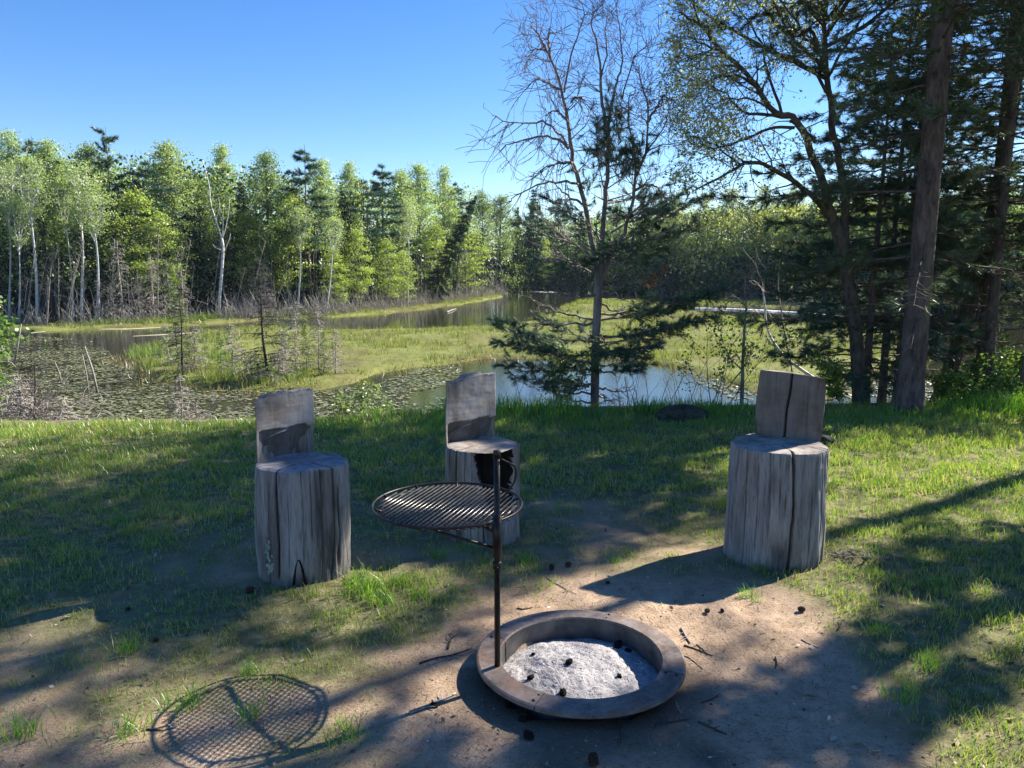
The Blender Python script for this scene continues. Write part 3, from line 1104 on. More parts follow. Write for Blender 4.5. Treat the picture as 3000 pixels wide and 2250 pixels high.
# broken white birch with dead forks
def broken_birch():
    D = shore_dist(475) + .3
    b = at(472, 650, D)
    z = gz(b[0], D)
    root = thing('birch_tree', 'white broken birch with a bare dead fork in the middle of the left wood', 'birch', (b[0], D, z), 0, 'trees of the far wood')
    L = lambda pts: [at(x, y, D + dd) - np.array([b[0], D, z]) for x, y, dd in pts]
    g = Geo()
    main = curve(L([(472, 668, 0), (478, 600, 0), (482, 540, .1), (479, 515, .1)]), 10)
    main[0][2] = -.1
    g.tube(main, np.linspace(.105, .08, 10), 7)
    g.build('trunk', M_birch, root)
    g = Geo()
    for pts, r in (([(479, 515, .1), (468, 480, .1), (455, 440, .2), (452, 400, .3), (438, 345, .4)], .08), ([(480, 515, .1), (488, 490, 0), (494, 455, -.2), (496, 430, -.3)], .05),
                   ([(477, 540, .1), (466, 535, .2), (460, 528, .2)], .05), ([(481, 520, .1), (482, 470, .3), (484, 440, .3)], .04), ([(484, 545, 0), (494, 520, -.3), (498, 505, -.3)], .035),
                   ([(466, 475, .1), (474, 450, .4), (472, 425, .4)], .03)):
        p = curve(L(pts), 8)
        g.tube(p, np.linspace(r * .75, .015, 8), 5)
    g.build('dead_fork', M_birch, root)


broken_birch()

# grey dead spruces along the left shore
for k, (xd, y0, back, lab) in enumerate([(262, 520, .2, 'tall grey dead spruce on the left shore, below the tall white pine'), (330, 555, 0, 'grey dead spruce with drooping twigs, next to the tallest dead one'),
                                         (365, 560, .3, 'grey dead spruce in the thick of the dead stand'), (395, 575, .1, 'grey dead spruce at the right of the dead stand'), (300, 590, .4, 'short grey dead spruce between taller dead ones'),
                                         (240, 610, 0, 'low grey dead spruce left of the dead stand'), (215, 600, .1, 'bare broken snag with one side limb in the green shore grass'), (572, 560, .2, 'slim dead spruce on the shore behind the dark dead sapling')]):
    D = shore_dist(xd) + back
    b = at(xd, 640, D)
    z = gz(b[0], D) - .05
    s = (at(xd, y0, D)[2] - z) / 5.2
    plant_tree('dead_spruce', DEAD[k % 3], ('trunk', 'branches'), (b[0], D, z), k * 1.3, (s * 1.15, s * 1.15, s), lab, 'dead spruce', 'dead spruces on the far shore')

# thin grey and white stems standing at the wood's edge
thin = Geo()
P0 = np.array([[.02 * math.sin(5 * t) + .25 * t * t, 0, 5.0 * t] for t in np.linspace(0, 1, 9)])
thin.tube(P0, np.linspace(.05, .015, 9), 5)
tw = Twigs(np.random.default_rng(5))
for t in np.linspace(.35, .98, 12):
    a = tw.rng.uniform(0, 6.28)
    tw.grow(np.array([.25 * t * t, 0, 5 * t]), np.array([math.cos(a), math.sin(a), .8]), .7, .012, 1, kids=1, rmin=.005)
tw.put(thin)
thin_me = thin.mesh('thin_stem', M_bark_grey)
rs = random.Random(4)
for k in range(46):
    xd = rs.uniform(30, 1085)
    D = shore_dist(xd) + rs.uniform(-.3, 1.5)
    b = at(xd, 640, D)
    o = link('bare_sapling', thin_me, None, 'thin bare grey sapling at the edge of the far left wood', 'sapling', 'bare saplings along the far left shore')
    o.location = (b[0], D, gz(b[0], D) - .05)
    s = rs.uniform(.5, 1.15)
    o.scale = (s, s, s)
    o.rotation_euler = (0, rs.uniform(-.12, .28), rs.uniform(-.6, .6))

# the mass of wood behind the front trees (nobody could count it)
def woods():
    rng = np.random.default_rng(99)
    top = lambda x: np.interp(x, [-250, 0, 300, 600, 800, 1000, 1080, 1110, 1180, 1300, 1500, 1700, 2212, 2600], [320, 335, 348, 378, 398, 405, 440, 492, 470, 470, 455, 440, 430, 430])
    def mass(nC, lo, hi, d0, d1, lm, size, per, spr, xr=None):
        C = []
        for x in (rng.uniform(*xr, nC) if xr else np.concatenate([rng.uniform(-300, 2700, nC), rng.uniform(1090, 2400, int(nC * .7))])):
            D = shore_dist(np.clip(x, 0, 2212)) + rng.uniform(d0, d1)
            t = top(x)
            C.append(at(x, t + (655 - t) * rng.uniform(lo, hi), D))
        C = np.array(C)
        ok = C[:, 2] > ZW
        C = C[ok]
        P = np.repeat(C, per, 0) + rng.normal(size=(len(C) * per, 3)) * spr
        g = Geo()
        g.leaves(P, size, 0, .2, rng)
        g.build('woods', lm, kind='stuff')
    mass(1150, .05, .6, 4, 18, M_leaf_c, .24, 46, np.array([.6, .6, .45]))
    mass(900, 0, .42, 4, 18, M_leaf_a, .22, 46, np.array([.5, .5, .5]))
    mass(420, .1, .6, 3, 12, M_leaf_b, .20, 46, np.array([.6, .6, .22]))
    mass(650, .45, .92, 1.5, 6, M_leaf_c, .17, 40, np.array([.55, .55, .22]))
    mass(220, .5, .92, 1.2, 4, M_leaf_b, .15, 40, np.array([.5, .5, .2]))
    mass(700, .02, .6, 4, 14, M_spruce, .30, 46, np.array([.6, .6, .4]))
    mass(1150, .45, 1.0, 6, 24, M_spruce, .56, 50, np.array([1.1, 1.1, .7]))
    mass(520, .25, .78, 1.0, 4, M_leaf_c, .30, 46, np.array([.8, .8, .35]), (1180, 2250))
    mass(330, .55, .97, .4, 3, M_spruce, .42, 46, np.array([.9, .9, .45]), (1180, 2250))
    mass(200, .05, .4, 1.5, 5, M_leaf_y, .26, 46, np.array([.8, .8, .5]), (1400, 2100))
    g = Geo()
    for x in rng.uniform(-200, 2500, 300):
        D = shore_dist(np.clip(x, 0, 2212)) + rng.uniform(2, 9)
        b = at(x, 640, D)
        z = gz(b[0], D)
        h = rng.uniform(4, 8)
        g.tube(np.array([[b[0], D, z - .1], [b[0] + rng.uniform(-.2, .2), D, z + h / 2], [b[0] + rng.uniform(-.5, .5), D, z + h]]), [.09, .07, .04], 5, 0, False)
    g.build('woods', M_bark_dark, kind='stuff')


woods()

# grey leafless brush along the far shore
def brush():
    rng = np.random.default_rng(123)
    A, B, ra = [], [], []
    for xd in np.concatenate([rng.uniform(0, 1095, 220), rng.uniform(480, 1095, 400), rng.uniform(1200, 1900, 70)]):
        D = shore_dist(xd) + rng.uniform(-2.2, 1.2) * (1 if xd > 380 else .5)
        b = at(xd, 640, D)
        z = max(gz(b[0], D), ZW)
        for _ in range(4):
            h = rng.uniform(.4, 1.0) * rng.choice([1, 1, 1.4, 2.2])
            p = np.array([b[0] + rng.normal() * .2, D + rng.normal() * .2, z - .05])
            d = np.array([rng.normal() * .25, rng.normal() * .25, 1])
            q = p + d * h * .5
            e = q + (d + rng.normal(size=3) * .3) * h * .5
            A += [p, q, q]
            f = q + (d + rng.normal(size=3) * .6) * h * .3
            B += [q, e, f]
            ra += [.016, .011, .010]
    g = Geo()
    ra = np.array(ra)
    g.sticks(A, B, ra, ra * .6)
    g.build('brush', M_brush, kind='stuff')


brush()

# ------------------------------------------------------------------ sedge on the marsh, lily pads, grass of the left shore
def blades(g, X, Y, Z, h, w, lean, rng, seg2=False, m=0):
    k = len(X)
    a = rng.uniform(0, 6.283, k)
    P = np.stack([X, Y, Z], 1)
    side = np.stack([np.cos(a), np.sin(a), np.zeros(k)], 1)
    ld = rng.uniform(0, 6.283, k)
    l = lean * rng.uniform(.2, 1.2, k)
    dirv = np.stack([np.cos(ld) * l, np.sin(ld) * l, np.ones(k)], 1)
    h = (np.broadcast_to(h, (k,)) * rng.uniform(.55, 1.3, k))[:, None]
    w = np.broadcast_to(w, (k,))[:, None]
    if not seg2:
        V = np.stack([P - side * w / 2, P + side * w / 2, P + dirv * h], 1)
        g.add(V, np.arange(k * 3).reshape(-1, 3), None, m)
    else:
        mid = P + dirv * np.array([.55, .55, .62]) * h
        tip = P + dirv * np.array([1.25, 1.25, 1.0]) * h
        V = np.stack([P - side * w / 2, P + side * w / 2, mid - side * w * .36, mid + side * w * .36, tip], 1)
        b = np.arange(k)[:, None] * 5
        g.add(V, b + np.array([[2, 3, 4]]), b + np.array([[0, 1, 3, 2]]), m)


def sedge():
    rng = np.random.default_rng(17)
    g = Geo()
    n = 260000
    X = rng.uniform(-26, 32, n)
    Y = 19 + 75 * rng.uniform(0, 1, n) ** 1.7
    ok = np.abs(X / Y) < .72
    X, Y = X[ok], Y[ok]
    Z = marsh_z(X, Y)
    cl = fbm(X * .8, Y * .8, 61, 3)
    ok = (Z > ZW + .02) & (rng.uniform(0, 1, len(X)) < sstep(.30, .6, cl) * .9 + .12)
    X, Y, Z, cl = X[ok], Y[ok], Z[ok], cl[ok]
    blades(g, X, Y, Z - .03, .10 + .20 * sstep(.45, .75, cl), .018 + .0006 * Y, .5, rng)
    g.build('sedge', M_sedge, kind='stuff')
    # greener tussocks on the near tongue and on the left shore
    g = Geo()
    n = 90000
    X = rng.uniform(-24, -6, n)
    Y = rng.uniform(20, 62, n)
    Z = np.maximum(marsh_z(X, Y), ground_z(X, Y))
    cl = fbm(X * .6, Y * .6, 67, 3)
    sd_ = sdist(marsh_main, X, Y)
    s2 = -sdist(pond_poly, X, Y)
    ok = (Z > ZW + .02) & (((sd_ > 0) & (sd_ < 3.5) & (Y < 34) & (cl > .48)) | ((np.abs(s2) < 1.6) & (Y < 62) & (X < -12)))
    X, Y, Z = X[ok], Y[ok], Z[ok]
    blades(g, X, Y, Z - .03, .38, .03, .45, rng)
    g.build('sedge', M_sedge_green, kind='stuff')


sedge()


def dry_rim():
    rng = np.random.default_rng(19)
    g = Geo()
    n = 60000
    X = rng.uniform(-24, 26, n)
    Y = rng.uniform(20, 60, n)
    d = sdist(marsh_main, X, Y)
    ok = (np.abs(d + (fbm(X * .45, Y * .45, 41) - .5) * 1.6 + .1) < .45) & (fbm(X * .9, Y * .9, 68, 2) > .4)
    X, Y = X[ok], Y[ok]
    blades(g, X, Y, np.maximum(marsh_z(X, Y), ZW) - .02, .20, .03, .7, rng)
    g.build('sedge', M_sedge_dry, kind='stuff')


dry_rim()


def lily():
    rng = np.random.default_rng(23)
    reg = D3([(-200, 745), (60, 726), (200, 735), (250, 772), (300, 815), (430, 845), (790, 838), (890, 802), (975, 788), (1000, 800), (985, 830), (900, 845), (880, 862), (820, 870), (815, 905), (700, 960), (400, 990), (-300, 990)], ZW)
    reg2 = D3([(1430, 782), (1500, 806), (1600, 838), (1720, 860), (1720, 900), (1640, 890), (1560, 850), (1500, 825), (1430, 792)], ZW)
    reg3 = D3([(1075, 868), (1180, 872), (1210, 890), (1180, 905), (1060, 905)], ZW)
    reg4 = D3([(1700, 840), (2300, 790), (2300, 930), (1700, 930)], ZW)
    reg5 = D3([(820, 862), (960, 840), (970, 890), (960, 925), (800, 925)], ZW)
    g = Geo()
    n = 150000
    X = rng.uniform(-24, 24, n)
    Y = rng.uniform(13, 42, n)
    c = fbm(X * .55, Y * .55, 71, 3)
    p = np.where(inside(reg, X, Y), .25 + .75 * sstep(.38, .55, c), 0)
    p = p * np.interp(Y, [13, 26, 32, 42], [1, 1, .55, .3])
    p = np.maximum(p, np.where(inside(reg2, X, Y) | inside(reg3, X, Y), .7 * sstep(.35, .5, c), 0))
    p = np.maximum(p, np.where(inside(reg4, X, Y), .75 * sstep(.40, .52, c), 0))
    p = np.maximum(p, np.where(inside(reg5, X, Y), .7 * sstep(.52, .62, c), 0))
    ok = rng.uniform(0, 1, n) < p
    X, Y = X[ok], Y[ok]
    k = len(X)
    r = .02 + .052 * rng.uniform(0, 1, k) ** 1.5
    a0 = rng.uniform(0, 6.28, k)
    tx, ty = rng.normal(size=k) * .22, rng.normal(size=k) * .22
    V = np.empty((k, 7, 3))
    for j in range(7):
        a = a0 + j * 5.7 / 6
        V[:, j, 0] = X + np.cos(a) * r
        V[:, j, 1] = Y + np.sin(a) * r
        V[:, j, 2] = ZW + .012 + np.abs(np.cos(a) * r * tx + np.sin(a) * r * ty)
    b = np.arange(k)[:, None] * 7
    T = np.concatenate([b + np.array([[0, j, j + 1]]) for j in range(1, 6)])
    g.add(V, T)
    g.build('lily_pads', M_lily, kind='stuff', smooth=False)


lily()

# ------------------------------------------------------------------ lawn grass
def lawn():
    rng = np.random.default_rng(31)
    g = Geo()
    for (y0, y1, dens, hh, ww) in ((1.5, 3.2, 7500, .040, .0034), (3.2, 5.2, 6000, .042, .0044), (5.2, 9.6, 4200, .050, .0066)):
        xw = y1 * .70 + .3
        n = int(dens * (y1 - y0) * 2 * xw)
        X, Y = rng.uniform(-xw, xw, n), rng.uniform(y0, y1, n)
        ok = (np.abs(X) < Y * .70 + .3) & (Y < lawn_edge(X) + .35)
        X, Y = X[ok], Y[ok]
        c = cover(X, Y)
        tuft = fbm(X * 9, Y * 9, 77, 2)
        p = np.clip(c * 1.05, 0, 1) ** 1.5 * (.22 + 1.15 * sstep(.38, .66, tuft))
        p = np.maximum(p, .012 * (np.hypot(X - .271, Y - 2.86) > .5))
        p = p * (np.hypot(X - .271, Y - 2.86) > .42)
        for sx, sy, sr in STUMPS:
            p = p * (np.hypot(X - sx, Y - sy) > sr * .98)
        ok = rng.uniform(0, 1, len(X)) < p
        X, Y, c = X[ok], Y[ok], c[ok]
        e = Y - lawn_edge(X)
        h = hh * .74 * (.6 + .8 * fbm(X * 2.2, Y * 2.2, 79, 2)) * (.7 + .7 * c) * (1 + .5 * sstep(-.5, .3, e))
        blades(g, X, Y, ground_z(X, Y) - .004, h, ww, .55, rng, True)
    g.build('lawn_grass', M_grass, kind='stuff')
    # taller unmown grass on the bank edge
    g = Geo()
    n = 30000
    X = rng.uniform(-6.5, 8, n)
    Y = lawn_edge(X) + rng.uniform(-.85, .35, n)
    cen = np.exp(-((X + .35) / .95) ** 2) + .65 * np.exp(-((X - 1.6) / 1.4) ** 2) + .9 * np.exp(-((X - 5.6) / 1.7) ** 2) + .14
    ok = rng.uniform(0, 1, n) < cen * (.2 + 1.0 * sstep(.4, .6, fbm(X * 2, Y * 2, 83, 2)))
    X, Y, cen = X[ok], Y[ok], cen[ok]
    blades(g, X, Y, ground_z(X, Y) - .01, .06 + .13 * cen * sstep(-.7, .1, Y - lawn_edge(X)), .0085, .4, rng, True)
    g.build('tall_grass', M_grass_tall, kind='stuff')


# ------------------------------------------------------------------ carved log seats
def wood_mat(name, grey, brown, dark, seed):
    M = Mat(name)
    v = M.coord((1, 1, .10))
    v = M.n('Mapping', {'Vector': v, 'Location': (seed, seed * 1.7, seed * .3)}).outputs[0]
    a = M.noise(v, 26, 6, .65, .3)
    b = M.noise(v, 5.5, 4, .6, .5)
    c = M.noise(v, 85, 3, .6)
    col = M.ramp(b, [(.36, brown), (.55, grey)])
    col = M.mix(.8, col, M.ramp(a, [(.30, (.28, .25, .24)), (.48, (.85, .84, .83)), (.7, (1.2, 1.17, 1.12))]), 'MULTIPLY')
    col = M.mix(.5, col, M.ramp(c, [(.34, (.35, .33, .32)), (.5, (1, 1, 1))]), 'MULTIPLY')
    cr = M.attr('crack')
    col = M.mix(cr, col, dark)
    h = M.math('ADD', a, M.math('MULTIPLY', c, .6))
    return M.principled(col, .9, M.bump(h, 1.0, .018), spec=.15)


def cut_mat(name, base, stain_shade, seed, vert=True):
    """sawn faces: saw marks, grain, weather stains, and shade painted on the recess"""
    M = Mat(name)
    off = M.n('Mapping', {'Vector': M.coord(), 'Location': (seed, seed * 2.1, 0)}).outputs[0]
    gr = M.n('Mapping', {'Vector': off, 'Scale': (1, 1, .12) if vert else (1, 1, 1)}).outputs[0]
    a = M.noise(gr, 22, 5, .6, .4)
    b = M.noise(off, 5, 4, .6)
    sw = M.noise(M.n('Mapping', {'Vector': off, 'Scale': (.12, .12, 1)}).outputs[0], 60, 3, .6)
    col = M.ramp(b, [(.34, stain_shade), (.52, base)])
    col = M.mix(.7, col, M.ramp(a, [(.32, (.5, .45, .42)), (.52, (1, 1, 1)), (.75, (1.12, 1.1, 1.08))]), 'MULTIPLY')
    col = M.mix(.18, col, M.ramp(sw, [(.36, (.6, .58, .56)), (.52, (1, 1, 1))]), 'MULTIPLY')
    col = M.mix(M.attr('crack'), col, (.012, .010, .009))
    col = M.mix(M.attr('stain_shade'), col, M.mix(1.0, col, (.34, .35, .37), 'MULTIPLY'))  # shade painted into the colour of the backrest's recessed lower part
    h = M.math('ADD', M.math('MULTIPLY', a, .6), M.math('MULTIPLY', sw, .25))
    return M.principled(col, .9, M.bump(h, .3, .006), spec=.15)


M_char = bark_mat('charred_wood', (.004, .004, .004), (.016, .014, .013), 2.0, 20)
M_lichen = leaf_mat('pale_lichen', [(.24, .29, .24), (.32, .36, .30)], 0.0, .0)


def log_seat(name_label, cx, cyy, rad, h, face, offs, hb, seed, cracks, hollow=None, ledge=None, mats=None, topshape=None, flare=None, notch=None, rot=None):
    rng = np.random.default_rng(seed)
    root = thing('log_seat', name_label, 'log seat', (cx, cyy, 0), 0, 'log seats around the fire ring')
    ph = rng.uniform(0, 6.28, 8)

    def RR(th, z):
        th, z = np.asarray(th, float), np.asarray(z, float)
        r = rad * (1 + .030 * np.sin(2 * th + ph[0] + z * .2) + .022 * np.sin(3 * th + ph[1] - z * .25) + .014 * np.sin(5 * th + ph[2]) + .010 * np.sin(8 * th + ph[3] + z * .4))
        r = r * (1 + .05 * (vnoise(np.cos(th) * 2.2 + seed, np.sin(th) * 2.2 + z * 3.1, seed + 2) - .5))
        r = r * (1 + .012 * np.exp(-z / .06) + .02 * np.sin(2.6 * z / h + .3) - .02)
        u = th * rad * 1.0
        r = r + (fbm(u * 14 + seed, z * 1.1, seed) - .5) * .022 + (fbm(u * 60, z * 4.0, seed + 5, 2) - .5) * .014
        return r

    nt = 360
    th = np.linspace(0, 2 * math.pi, nt, endpoint=False)
    zs_ = np.concatenate([np.linspace(-.06, h - .02, 58), [h - .012, h - .005, h]])
    TH, ZZ = np.meshgrid(th, zs_)
    Rm = RR(TH, ZZ)
    Rm = Rm - np.where(ZZ > h - .015, (ZZ - (h - .015)) * .35, 0)
    CR = np.zeros_like(Rm)
    for (t0, wdt, dep, z0, z1, wob) in cracks:
        tc = t0 + wob * np.sin(ZZ * 7 + seed) * .03 + wob * .03 * (vnoise(ZZ * 9, ZZ * 0 + seed, 3) - .5)
        dth = (TH - tc + math.pi) % (2 * math.pi) - math.pi
        mask = np.exp(-(dth * rad / (wdt * .72)) ** 2) * sstep(z0 - .03, z0 + .03, ZZ) * (1 - sstep(z1 - .03, z1 + .03, ZZ) if z1 < h else 1)
        Rm = Rm - (dep if dep > .05 else dep * .6) * mask
        CR = np.maximum(CR, mask * (1.0 if dep > .012 else .75))
    for (t0, z0, wt, wz, am) in (rot or []):        # rotten dark patches
        dth = (TH - t0 + math.pi) % (2 * math.pi) - math.pi
        pm = np.exp(-(dth * rad / wt) ** 2 - ((ZZ - z0) / wz) ** 2) * (.5 + fbm(TH * rad * 22, ZZ * 9, seed + 31))
        CR = np.maximum(CR, np.clip(pm * am * .62, 0, .75))
        Rm = Rm - .008 * np.clip(pm, 0, 1)
    matid = np.zeros((len(zs_) - 1, nt), int)
    if hollow:
        t0, t1, zb, zt = hollow      # a burnt-out cavity
        wob = .05 * np.sin(ZZ * 9) + .06 * (vnoise(ZZ * 20, ZZ * 0, 4) - .5)
        lo_ = t0 + .50 * (1 - np.clip((ZZ - zb) / (zt - zb), 0, 1)) ** 1.4 + wob
        hi_ = t1 - .02 - .12 * (1 - np.clip((ZZ - zb) / (zt - zb), 0, 1)) + .05 * (vnoise(ZZ * 14, ZZ * 0 + 7, 4) - .5)
        dth = TH % (2 * math.pi)
        m = sstep(lo_ - .05, lo_ + .05, dth) * (1 - sstep(hi_ - .04, hi_ + .04, dth)) * sstep(zb - .03, zb + .05, ZZ) * (1 - sstep(zt - .01, zt + .012, ZZ))
        Rm = Rm - .115 * m
        mm = m > .30
        matid = (mm[:-1] & mm[1:]).astype(int)
    X, Y = Rm * np.cos(TH), Rm * np.sin(TH)
    V = np.stack([X, Y, ZZ], -1).reshape(-1, 3)
    i = np.arange(nt)
    g = Geo()
    Qs, ms = [], []
    for k in range(len(zs_) - 1):
        Qs.append(np.stack([k * nt + i, k * nt + (i + 1) % nt, (k + 1) * nt + (i + 1) % nt, (k + 1) * nt + i], 1))
        ms.append(matid[k])
    Qs, ms = np.concatenate(Qs), np.concatenate(ms)
    g.add(V, None, Qs[ms == 0], 0)
    g.Q.append(Qs[ms == 1])
    g.qm.append(np.full((ms == 1).sum(), 1))
    crack_vals = [CR.ravel()]
    # sawn top
    nr = 16
    top = [np.stack([X[-1], Y[-1], np.full(nt, h)], 1)]
    cv_ = [CR[-1]]
    for k in range(1, nr + 1):
        f = 1 - k / nr
        xx, yy = X[-1] * f, Y[-1] * f
        zz = h + (fbm(xx * 9 + seed, yy * 9, seed + 9) - .5) * .014 * min(1, k / 2) + .006 * np.sin(12 * (xx * math.cos(seed) + yy * math.sin(seed)))
        top.append(np.stack([xx, yy, zz], 1))
        rc = np.zeros(nt)
        for (t0, wdt, dep, z0, z1, wob) in cracks:
            if dep > .012 and z1 >= h:
                dth = (th - t0 + math.pi) % (2 * math.pi) - math.pi
                rc = np.maximum(rc, np.exp(-(dth * rad * f / (wdt * .7)) ** 2) * (f > .2))
        cv_.append(rc)
    b = Geo()
    b.add(np.concatenate(top), None, np.concatenate([np.stack([k * nt + i, k * nt + (i + 1) % nt, (k + 1) * nt + (i + 1) % nt, (k + 1) * nt + i], 1) for k in range(nr)]))
    o = g.build('seat_log', [mats[0], M_char], root)
    set_attr(o.data, 'crack', crack_vals[0])
    o = b.build('seat_top', mats[1], root)
    set_attr(o.data, 'crack', np.concatenate(cv_))
    # backrest: the rest of the log behind a sawn chord
    n_ = np.array([math.sin(face), -math.cos(face)])         # direction the seat faces
    t_ = np.array([math.cos(face), math.sin(face)])          # along the chord, to the sitter's right in the picture
    bth = math.atan2(-n_[1], -n_[0])
    nu, na, nz = 90, 46, 76
    half = math.acos(min(.98, offs / rad))
    rows, crv, shade_rows = [], [], []
    us = np.linspace(0, 1, nu)
    for k in range(nz):
        v = k / (nz - 1)
        z = h - .012 + (hb + .012) * v
        fl = flare(v) if flare else 0.0
        e0, e1 = bth - half - fl, bth + half + fl
        ring = []
        r0, r1 = float(RR(e0, z)), float(RR(e1, z))
        pa = np.array([r0 * math.cos(e0), r0 * math.sin(e0)])
        pb = np.array([r1 * math.cos(e1), r1 * math.sin(e1)])
        if np.dot(pa, t_) > np.dot(pb, t_):
            pa, pb = pb, pa
            a_s, a_e = e0, e1
        else:
            a_s, a_e = e1, e0
        depth = np.zeros(nu)
        if ledge is not None:
            depth = ledge(us, v)
        rec_shade = np.clip(depth / .012, 0, 1) * (depth > .006)  # mask for the painted shade, follows the recess depth
        depth = depth + (fbm(us * 7 + seed, np.full(nu, v * 9), seed + 3) - .5) * .0035 + (vnoise(us * 2.5 + v * 3, np.full(nu, v * 38), seed) - .5) * .0011
        cmask = np.zeros(nu)
        if notch:
            u0, wd, dp = notch
            uu = us - (u0 + .035 * (v - .5) * 2 + .0015 * math.sin(v * 11))
            cmask = np.exp(-(uu / wd) ** 2)
            depth = depth + dp * cmask
        thick = .9
        Pf = pa[None] + (pb - pa)[None] * us[:, None] - n_[None] * depth[:, None]
        arc = np.linspace(a_s, a_e, na + 2)[1:-1]
        ra = RR(arc, np.full(na, z))
        Pa = np.stack([ra * np.cos(arc), ra * np.sin(arc)], 1)
        zt = np.full(nu + na, z)
        ring = np.concatenate([Pf, Pa])
        if k >= nz - 3 and topshape is not None:
            w = (k - (nz - 4)) / 3
            s_ = (ring @ t_) / (rad)
            zt = zt + topshape(s_) * w
        if k == nz - 1:
            ring = ring * np.array([.985, .985])
        rows.append(np.concatenate([ring, zt[:, None]], 1))
        crv.append(np.concatenate([cmask, np.zeros(na)]))
        shade_rows.append(np.concatenate([rec_shade, np.zeros(na)]))
    m_ = nu + na
    V = np.concatenate(rows)
    j = np.arange(m_)
    Q = np.concatenate([np.stack([k * m_ + j, k * m_ + (j + 1) % m_, (k + 1) * m_ + (j + 1) % m_, (k + 1) * m_ + j], 1) for k in range(nz - 1)])
    isfront = np.tile((j < nu - 1), nz - 1)
    g = Geo()
    g.add(V, None, Q[isfront], 0)
    g.Q.append(Q[~isfront])
    g.qm.append(np.full((~isfront).sum(), 1))
    cidx = len(V)
    g.add(V[-m_:].mean(0)[None] + np.array([[0, 0, .002]]), None, None)
    base = (nz - 1) * m_
    g.T.append(np.stack([np.full(m_, cidx), base + j, base + (j + 1) % m_], 1))
    g.tm.append(np.full(m_, 2))
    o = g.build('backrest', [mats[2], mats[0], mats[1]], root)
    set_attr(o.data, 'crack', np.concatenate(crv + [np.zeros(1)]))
    set_attr(o.data, 'stain_shade', np.concatenate(shade_rows + [np.zeros(1)]))
    md = o.data
    return root, RR


W1 = wood_mat('weathered_log', (0.325, 0.315, 0.305), (0.185, 0.168, 0.152), (.010, .008, .007), 3.1)
W2 = wood_mat('weathered_log_brown', (0.350, 0.325, 0.295), (0.195, 0.168, 0.140), (.010, .008, .007), 8.3)
W3 = wood_mat('weathered_log_grey', (0.355, 0.340, 0.320), (0.220, 0.198, 0.175), (.008, .007, .006), 5.7)
T1 = cut_mat('sawn_top_grey', (.30, .29, .29), (.17, .165, .17), 1.0, False)
T2 = cut_mat('sawn_top_pale', (.36, .32, .28), (.20, .16, .13), 2.0, False)
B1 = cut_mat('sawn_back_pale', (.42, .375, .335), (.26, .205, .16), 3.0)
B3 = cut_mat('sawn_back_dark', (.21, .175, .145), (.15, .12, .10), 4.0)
STUMPS = [(-1.085, 3.87, .226), (-.172, 4.44, .222), (1.462, 4.12, .262)]


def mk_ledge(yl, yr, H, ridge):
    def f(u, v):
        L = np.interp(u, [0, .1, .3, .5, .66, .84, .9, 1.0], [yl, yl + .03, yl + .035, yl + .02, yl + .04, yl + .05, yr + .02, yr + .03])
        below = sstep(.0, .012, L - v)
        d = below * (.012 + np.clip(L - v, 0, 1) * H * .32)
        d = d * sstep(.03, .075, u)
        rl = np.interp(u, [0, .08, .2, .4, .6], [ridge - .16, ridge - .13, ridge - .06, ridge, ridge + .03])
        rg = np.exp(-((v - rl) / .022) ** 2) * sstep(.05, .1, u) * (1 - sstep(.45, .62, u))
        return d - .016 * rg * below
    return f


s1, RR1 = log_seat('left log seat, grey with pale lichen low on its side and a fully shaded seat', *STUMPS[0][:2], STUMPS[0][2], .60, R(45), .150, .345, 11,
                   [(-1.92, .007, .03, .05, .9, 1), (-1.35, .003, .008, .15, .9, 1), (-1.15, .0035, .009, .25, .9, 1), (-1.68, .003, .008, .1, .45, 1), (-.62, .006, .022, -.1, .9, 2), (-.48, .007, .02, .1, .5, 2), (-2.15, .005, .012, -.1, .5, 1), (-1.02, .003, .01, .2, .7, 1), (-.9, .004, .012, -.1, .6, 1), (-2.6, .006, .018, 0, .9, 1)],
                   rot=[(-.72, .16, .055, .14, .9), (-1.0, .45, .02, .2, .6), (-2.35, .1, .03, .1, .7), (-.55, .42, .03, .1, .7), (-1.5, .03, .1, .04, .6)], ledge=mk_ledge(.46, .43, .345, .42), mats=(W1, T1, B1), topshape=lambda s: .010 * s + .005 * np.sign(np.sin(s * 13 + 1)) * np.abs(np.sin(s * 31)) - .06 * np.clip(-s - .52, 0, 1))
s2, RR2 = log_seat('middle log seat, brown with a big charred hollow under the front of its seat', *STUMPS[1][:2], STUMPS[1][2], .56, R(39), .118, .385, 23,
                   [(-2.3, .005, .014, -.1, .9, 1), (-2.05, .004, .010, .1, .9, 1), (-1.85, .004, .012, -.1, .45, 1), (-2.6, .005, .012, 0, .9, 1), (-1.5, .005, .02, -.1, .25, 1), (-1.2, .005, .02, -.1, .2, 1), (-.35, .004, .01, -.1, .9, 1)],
                   rot=[(-1.3, .1, .05, .12, .9), (-2.2, .08, .03, .1, .6), (-2.5, .45, .015, .1, .6)], hollow=(4.50, 5.93, .16, .55), ledge=mk_ledge(.33, .33, .385, .27), mats=(W2, T2, B1), topshape=lambda s: .026 * s + .007 * np.tanh(8 * np.sin(s * 5 + .4)))
